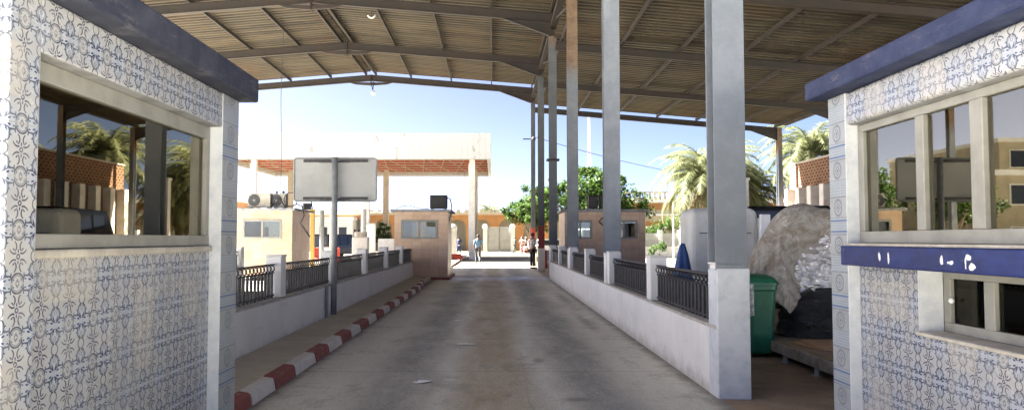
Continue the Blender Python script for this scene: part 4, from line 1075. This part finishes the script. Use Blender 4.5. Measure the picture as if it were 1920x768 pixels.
Xc = drape(); NU, NV = Xc.shape[:2]; g = G()
g.v = [tuple(map(float, Xc[i, j])) for i in range(NU) for j in range(NV)]
for i in range(NU-1):
    for j in range(NV-1): g.f.append((i*NV+j, (i+1)*NV+j, (i+1)*NV+j+1, i*NV+j+1)); g.mi.append(0)
o = solo('tarpaulin', g, 'tarp', 'creased dirty beige tarpaulin draped over the silver foil heap', 'tarpaulin', (4.3, 10.4, 1.0), smooth=True, recalc=False)
m_ = o.modifiers.new('sub', 'SUBSURF'); m_.levels = 1; m_.render_levels = 1
sm = o.modifiers.new('thickness', 'SOLIDIFY'); sm.thickness = .008; sm.offset = 0
# rubble at the foot of the first column, litter on the road
def litter(label, x, y, s_, seed):
    rnd = random.Random(seed); g = G(); n = 9; pts = []
    for k in range(n):
        a = 2*math.pi*k/n; q = s_*(.6+rnd.random()*.7); pts.append((x+q*math.cos(a)*1.4, y+q*math.sin(a), .016+rnd.random()*.010))
    for k in range(n): g.face([(x, y, .03), pts[k], pts[(k+1) % n]])
    return solo('scrap_paper', g, 'paper', label, 'litter', (x, y, .014))
litter('largest scrap of white paper lying nearest on the road', -.74, 7.9, .075, 1)
litter('crumpled white paper scrap farther up the road from the largest', -.40, 10.7, .085, 2)
litter('small paper scrap near the joint in the road', -.62, 13.8, .07, 4)
litter('paper scrap beside the foot of the wall under the railings', 1.78, 14.3, .08, 7)
litter('tiny paper scrap between the middle of the road and the kerb', -.70, 14.9, .05, 8)

# ------------------------------------------------------------------ vegetation
def leafy(label, x, y, H, crowns, seed, n_leaf=9000, leaf=.30, name='leafy_tree', group=None, trunk_r=.35, mat='leaf', z0=0):
    rnd = random.Random(seed)
    t = thing(name, label, 'tree' if H > 3 else 'shrub', (x, y, z0), group)
    g = G(); hb = min(c[2]-c[3]*.6 for c in crowns)
    g.tube([(x, y, z0), (x+.1, y, hb*.5), (x, y+.1, hb)], [trunk_r, trunk_r*.8, trunk_r*.65], 8)
    for c in crowns: g.tube([(x, y, hb*.75), ((x+c[0])/2, (y+c[1])/2, (hb+c[2])/2), (c[0], c[1], c[2])], [trunk_r*.5, trunk_r*.3, trunk_r*.1], 6)
    part('trunk', g, 'bark', t)
    g = G(); tot = sum(c[3]**2 for c in crowns)
    for cx, cy, cz, cr in crowns:
        sub = []
        for k in range(max(6, int(26*cr**2/ (tot/len(crowns))))):
            d = Vector((rnd.gauss(0, 1), rnd.gauss(0, 1), rnd.gauss(0, .8))).normalized(); rr = cr*rnd.uniform(.45, 1.0)
            sub.append((Vector((cx, cy, cz))+Vector((d.x*rr, d.y*rr, d.z*rr*.8)), cr*rnd.uniform(.16, .34)))
        n = int(n_leaf*cr**2/tot)
        for i in range(n):
            c, sr = rnd.choice(sub)
            d = Vector((rnd.gauss(0, 1), rnd.gauss(0, 1), rnd.gauss(0, 1))).normalized()*sr*(rnd.random()**.4)
            p = c+d; u = Vector((rnd.gauss(0, 1), rnd.gauss(0, 1), rnd.gauss(0, .5))).normalized(); v = u.cross(Vector((rnd.gauss(0, .6), rnd.gauss(0, .6), 1))).normalized()
            s_ = leaf*rnd.uniform(.5, 1.1)
            g.face([p-u*s_*.5, p+v*s_*.3, p+u*s_*.5, p-v*s_*.3])
    part('crown', g, mat, t, recalc=False)
    return t
leafy('broad leafy green tree towering behind the grey columns', 9.6, 76, 9.5, [(9.2, 76, 6.3, 2.9), (6.2, 75, 5.2, 2.4), (12.2, 76, 5.8, 2.7), (10.8, 77, 7.6, 1.8), (7.8, 77, 7.2, 1.8), (14.4, 76, 4.6, 2.2), (9.8, 77, 8.6, 1.5), (12.8, 76, 7.2, 1.6), (3.6, 76, 5.0, 1.6), (9.5, 75, 4.2, 2.8), (5.2, 76, 6.2, 1.5)], 1, 26000, .36)
leafy('lower rounded green tree leaning over the white car left of the columns', 4.0, 82, 7.5, [(4.3, 82, 5.6, 2.4), (2.6, 82, 4.8, 1.8), (5.6, 82, 4.2, 2.2), (4.2, 81.5, 3.6, 2.0)], 2, 13000, .34)
leafy('small green shrub beside the white concrete blocks', -9.4, 62, 2.9, [(-9.4, 62, 1.8, .9), (-9.2, 62, 2.5, .6)], 3, 1600, .22, 'shrub', trunk_r=.06)
leafy('bright shrub behind the pale fence near the tall flagpole', 15.0, 64, 2.9, [(14.6, 64, 2.4, 1.0), (15.6, 64, 3.0, .9), (13.4, 64, 2.0, .8)], 4, 2600, .22, 'shrub', trunk_r=.08)
leafy('small shrub growing in front of the pale fence', 13.2, 58.8, 1.4, [(13.2, 58.8, .9, .6), (12.6, 58.9, .6, .4)], 5, 900, .18, 'shrub', trunk_r=.04)
leafy('dark tree mirrored in the booth glass', -26, 62, 7, [(-26, 62, 5.5, 2.6), (-28, 63, 4.5, 2.2), (-24.5, 62, 4.2, 1.8)], 6, 5000, .4)
leafy('broad tree beside the lanes mirrored in the booth glass', -22, 44, 7, [(-22, 44, 4.3, 1.9), (-23.5, 44.5, 3.6, 1.7), (-21, 44.2, 3.2, 1.3)], 7, 5000, .3)
def palm(label, x, y, H, L, seed, nf=74, name='date_palm', lw=.085, nl=46, tr=.24):
    rnd = random.Random(seed)
    t = thing(name, label, 'palm tree', (x, y, 0))
    pts = [(x+.04*math.sin(i), y, H*i/10) for i in range(11)]
    part('trunk', G().tube(pts, [tr*(1.15 if i % 2 else .95)*(1.25 if i < 1 else 1) for i in range(11)], 10), 'bark', t)
    for mt, lo, hi, cnt, nm in (('palm', -.25, 1.45, nf, 'fronds'), ('palmd', -1.25, -.5, nf//5, 'dry_fronds')):
        g = G()
        for k in range(cnt):
            az = k*2.399+rnd.uniform(-.2, .2); el = lo+(hi-lo)*((k+.5)/cnt)**.85+rnd.uniform(-.1, .1); l = L*rnd.uniform(.85, 1.1)*(1 if mt == 'palm' else .75)
            p = Vector((x, y, H)); e = el; dirh = Vector((math.cos(az), math.sin(az), 0)); side = Vector((-math.sin(az), math.cos(az), 0)); N = nl; prev = p; rach = [p.copy()]
            for i in range(N):
                f = i/N
                e -= (.030+.028*f)*(1 if el > -.2 else .4)*(44/N)
                d = dirh*math.cos(e)+Vector((0, 0, math.sin(e))); p = p+d*(l/N); rach.append(p.copy())
                if f > .12:
                    ll = l*.20*math.sin(math.pi*min(1, .18+f*.80))+.06
                    upv = side.cross(d)
                    for s_ in (-1, 1):
                        dr = (side*s_*.75+d*.75+Vector((0, 0, rnd.uniform(-.45, .15)))).normalized()
                        tip = p+dr*ll+Vector((0, 0, -ll*.22)); wv = d*lw*.5
                        g.face([p-wv, p+wv, tip])
            g.tube(rach[::6]+[rach[-1]], [.03*(1-.8*i/(len(rach[::6]))) for i in range(len(rach[::6])+1)], 4)
        part(nm[:-1] if nm.endswith('s') else nm, g, mt, t, recalc=False)['kind'] = 'stuff'
    return t
palm('tall date palm with arching grey green fronds past the nearest column', 13.6, 46.5, 5.2, 4.3, 1)
palm('second date palm whose fronds rise above the brick wall', 19.9, 46, 6.6, 3.9, 2)
palm('date palm partly hidden between the column and the brick wall', 16.6, 49, 4.3, 3.6, 3)
palm('date palm whose fronds fan out right behind the nearest column', 15.0, 50, 5.6, 4.2, 8)
palm('small distant palm rising over the ochre arcade', -.6, 101, 5.2, 2.6, 4, 34, 'fan_palm', .1, 24)
palm('date palm behind the brick wall, farther from the lanes', 23.5, 39, 5.6, 4.0, 5)
palm('date palm behind the brick wall near its middle', 22.5, 31, 6.0, 4.0, 6)

# ------------------------------------------------------------------ lattice mast and overhead wire
t = thing('lattice_mast', 'slender red and white lattice mast behind the leafy tree', 'mast', (19.5, 150, 0))
g = [G(), G()]; w0 = .9
for i in range(18):
    z0, z1 = i*1.5, (i+1)*1.5; a, b = w0*(1-z0/34), w0*(1-z1/34); q = g[i//3 % 2]
    c0 = [(19.5+sx_*a/2*1.4, 150+sy_*a/2, z0) for sx_, sy_ in ((-1, -1), (1, -1), (1, 1), (-1, 1))]; c1 = [(19.5+sx_*b/2*1.4, 150+sy_*b/2, z1) for sx_, sy_ in ((-1, -1), (1, -1), (1, 1), (-1, 1))]
    for k in range(4): q.tube([c0[k], c1[k]], .028, 4); q.tube([c0[k], c1[(k+1) % 4]], .014, 4); q.tube([c1[k], c1[(k+1) % 4]], .014, 4)
part('red_section', g[0], plain('faded_mast_red', (.30, .16, .14)), t); part('white_section', g[1], 'ygrey', t)
solo('overhead_wire', G().tube([(2.5+i*2.0, 44+i*2, 7.6-i*.30+.018*i*i) for i in range(16)], .02, 4), 'black', 'thin overhead wire sagging across the sky behind the columns', 'wire', (2.5, 44, 7.6))

# ------------------------------------------------------------------ people
def skin(name, V, Ed, rad, mat, parent, sub=1, root=0):
    me = D.meshes.new(name); me.from_pydata(V, Ed, []); me.materials.append(M[mat])
    o = D.objects.new(name, me); col.objects.link(o); o.parent = parent
    md = o.modifiers.new('skin', 'SKIN'); md.use_smooth_shade = True
    for i, sv_ in enumerate(me.skin_vertices[0].data):
        r_ = rad[i]; sv_.radius = (r_, r_) if not isinstance(r_, tuple) else r_; sv_.use_root = (i == root)
    if sub:
        s_ = o.modifiers.new('sub', 'SUBSURF'); s_.levels = sub; s_.render_levels = sub
    return o
def person(label, x, y, rz, top, bottom, pose, headwear=None, H=1.75, z=0):
    t = thing('person', label, 'person', (x, y, z), None, rz)
    k = H/1.75
    # facing +Y locally; joints
    hip = .92; sh = 1.43
    la, ra, ll, rl = pose['la'], pose['ra'], pose['ll'], pose['rl']
    V = [(0, 0, .95), (0, .005, 1.12), (0, .0, 1.32), (0, -.005, 1.45), (0, .01, 1.53), (0, .025, 1.63), (0, .02, 1.72)]
    rad = [(.15, .11), (.13, .10), (.165, .11), (.11, .08), .052, (.078, .095), (.06, .075)]
    Ed = [(i, i+1) for i in range(6)]
    V.append((0, .115, 1.625)); rad.append(.018); Ed.append((5, 7))          # nose
    names = {}
    for s_, arm in ((-1, la), (1, ra)):
        b = len(V); V.append((s_*.185, 0, sh)); rad.append(.062); Ed.append((3, b))
        for j, p in enumerate(arm): V.append((s_*p[0], p[1], p[2])); rad.append((.045, .034)[j]); Ed.append((b+j, b+j+1))
        wpt = Vector(V[-1]); el = Vector(V[-2]); d = (wpt-el).normalized(); wi = len(V)-1
        V.append(tuple(wpt+d*.07)); rad.append((.038, .018)); Ed.append((wi, wi+1)); pl = wi+1
        side = d.cross(Vector((1, 0, 0))).normalized()
        for f, (o_, l_) in enumerate(((-.033, .065), (-.011, .08), (.011, .075), (.033, .058))):
            q = wpt+d*.09+side*o_; n0 = len(V)
            V.append(tuple(q)); rad.append(.009); Ed.append((pl, n0)); V.append(tuple(q+d*l_*.5+Vector((-s_*.008, 0, 0)))); rad.append(.008); Ed.append((n0, n0+1)); V.append(tuple(q+d*l_*.9+Vector((-s_*.025, 0, 0)))); rad.append(.007); Ed.append((n0+1, n0+2))
        n0 = len(V); V.append(tuple(wpt+d*.05+side*.045+Vector((-s_*.01, 0, 0)))); rad.append(.010); Ed.append((wi, n0)); V.append(tuple(wpt+d*.085+side*.06+Vector((-s_*.02, 0, 0)))); rad.append(.008); Ed.append((n0, n0+1))
    for s_, leg in ((-1, ll), (1, rl)):
        b = len(V); V.append((s_*.095, 0, .90)); rad.append(.085); Ed.append((0, b))
        for j, p in enumerate(leg): V.append((s_*p[0], p[1], p[2])); rad.append((.058, .040, .032)[j]); Ed.append((b+j, b+j+1))
        # foot toe
    V = [(a*k, b_*k, c*k) for a, b_, c in V]; rad = [tuple(v*k for v in r_) if isinstance(r_, tuple) else r_*k for r_ in rad]
    body = skin('body', V, Ed, rad, 'skin', t)
    # shirt
    S = [(0, 0, .96), (0, .005, 1.12), (0, 0, 1.32), (0, -.005, 1.44), (0, .005, 1.485)]; sr = [(.175, .13), (.165, .13), (.185, .13), (.13, .095), (.075, .07)]; se = [(i, i+1) for i in range(4)]
    for s_, arm in ((-1, la), (1, ra)):
        b = len(S); S.append((s_*.19, 0, sh)); sr.append(.075); se.append((3, b)); e0 = Vector((s_*.19, 0, sh)); e1 = Vector((s_*arm[0][0], arm[0][1], arm[0][2]))
        S.append(tuple(e0.lerp(e1, .85))); sr.append(.062); se.append((b, b+1))
    skin('shirt', [tuple(v*k for v in p) for p in S], se, [tuple(v*k for v in r_) if isinstance(r_, tuple) else r_*k for r_ in sr], top, t)
    T = [(0, 0, .97)]; tr_ = [(.16, .125)]; te = []
    for s_, leg in ((-1, ll), (1, rl)):
        b = len(T); T.append((s_*.095, 0, .88)); tr_.append(.105); te.append((0, b))
        for j, p in enumerate(leg[:2]): T.append((s_*p[0], p[1], p[2]+(.04 if j else 0))); tr_.append((.078, .062)[j]); te.append((b+j, b+j+1))
    skin('trousers', [tuple(v*k for v in p) for p in T], te, [tuple(v*k for v in r_) if isinstance(r_, tuple) else r_*k for r_ in tr_], bottom, t)
    for s_, leg in ((-1, ll), (1, rl)):
        a = leg[1]
        g = G().ball((s_*a[0]*k, (a[1]+.06)*k, a[2]*k-.045), .055*k, 10, 7, sc=(.85, 2.35, .85))
        ob = build('shoe', g, 'black', (0, 0, 0), smooth=True); ob.parent = t
    g = G().ball((0, .005*k, 1.685*k), .108*k, 14, 9, sc=(.86, 1.0, .92))
    if headwear:
        ob = build('hat', g, headwear, (0, 0, 0), smooth=True)
    else: ob = build('hair', g, 'hair', (0, 0, 0), smooth=True)
    ob.parent = t
    for s_ in (-1, 1):
        ob = build('ear', G().ball((s_*.083*k, .03*k, 1.63*k), .022*k, 8, 6, sc=(.4, .8, 1.2)), 'skin', (0, 0, 0), smooth=True); ob.parent = t
        ob = build('eye', G().ball((s_*.032*k, .108*k, 1.645*k), .011*k, 6, 5), 'black', (0, 0, 0)); ob.parent = t
    ob = build('mouth', G().box(-.025*k, .025*k, .106*k, .114*k, 1.583*k, 1.591*k), 'lampred', (0, 0, 0)); ob.parent = t
    return t
walk = dict(la=[(.25, -.10, 1.17), (.25, -.02, .93)], ra=[(.25, .08, 1.17), (.24, .20, .96)], ll=[(.10, .16, .50), (.10, .10, .09)], rl=[(.10, -.03, .48), (.10, -.28, .14)])
stand = dict(la=[(.24, -.03, 1.16), (.24, .05, .91)], ra=[(.24, -.03, 1.16), (.24, .05, .91)], ll=[(.11, .01, .50), (.12, -.01, .09)], rl=[(.11, .01, .50), (.13, .0, .09)])
akimbo = dict(la=[(.40, -.06, 1.20), (.22, .04, 1.02)], ra=[(.40, -.06, 1.20), (.22, .04, 1.02)], ll=[(.14, .01, .50), (.17, .0, .09)], rl=[(.14, .01, .50), (.18, .0, .09)])
reach = dict(la=[(.27, .16, 1.24), (.22, .38, 1.22)], ra=[(.26, .05, 1.15), (.20, .26, 1.05)], ll=[(.13, .06, .50), (.14, .0, .09)], rl=[(.13, -.06, .50), (.17, -.2, .10)])
person('person in light blue shirt and grey trousers walking away up the sunlit road', -.92, 44.5, R(4), 'ltblue', 'greycloth', walk, H=1.78)
person('person in white shirt, black trousers and red cap beside the red banded column', 2.02, 38.2, R(-60), 'whitecloth', 'blackcloth', stand, 'redcloth', H=1.82)
person('person in dark navy clothes with hands on hips beside the far canopy column', -3.45, 74, R(160), 'navy', 'navy', akimbo, H=1.75)
person('person in pale shirt standing behind the one in navy clothes', -4.05, 79, R(60), 'greycloth', 'navy', stand, H=1.72)
person('person in olive clothes bending an arm forward near the white gate', 2.35, 80, R(-100), 'olive', 'olive', reach, H=1.72)
person('person in pink shirt, first of the group under the tree', 3.05, 78, R(110), 'pink', 'redcloth', stand, H=1.75)
person('person in white shirt between the two pink shirted people', 3.45, 78.5, R(180), 'whitecloth', 'pink', reach, 'whitecloth', H=1.72)
person('person in pink clothes with arms on hips nearest the red banded columns', 3.9, 77, R(150), 'pink', 'pink', akimbo, H=1.78)
person('person in white clothes in the shade of the round tree behind the group', 3.2, 83.5, R(200), 'whitecloth', 'whitecloth', stand, 'whitecloth', H=1.75)
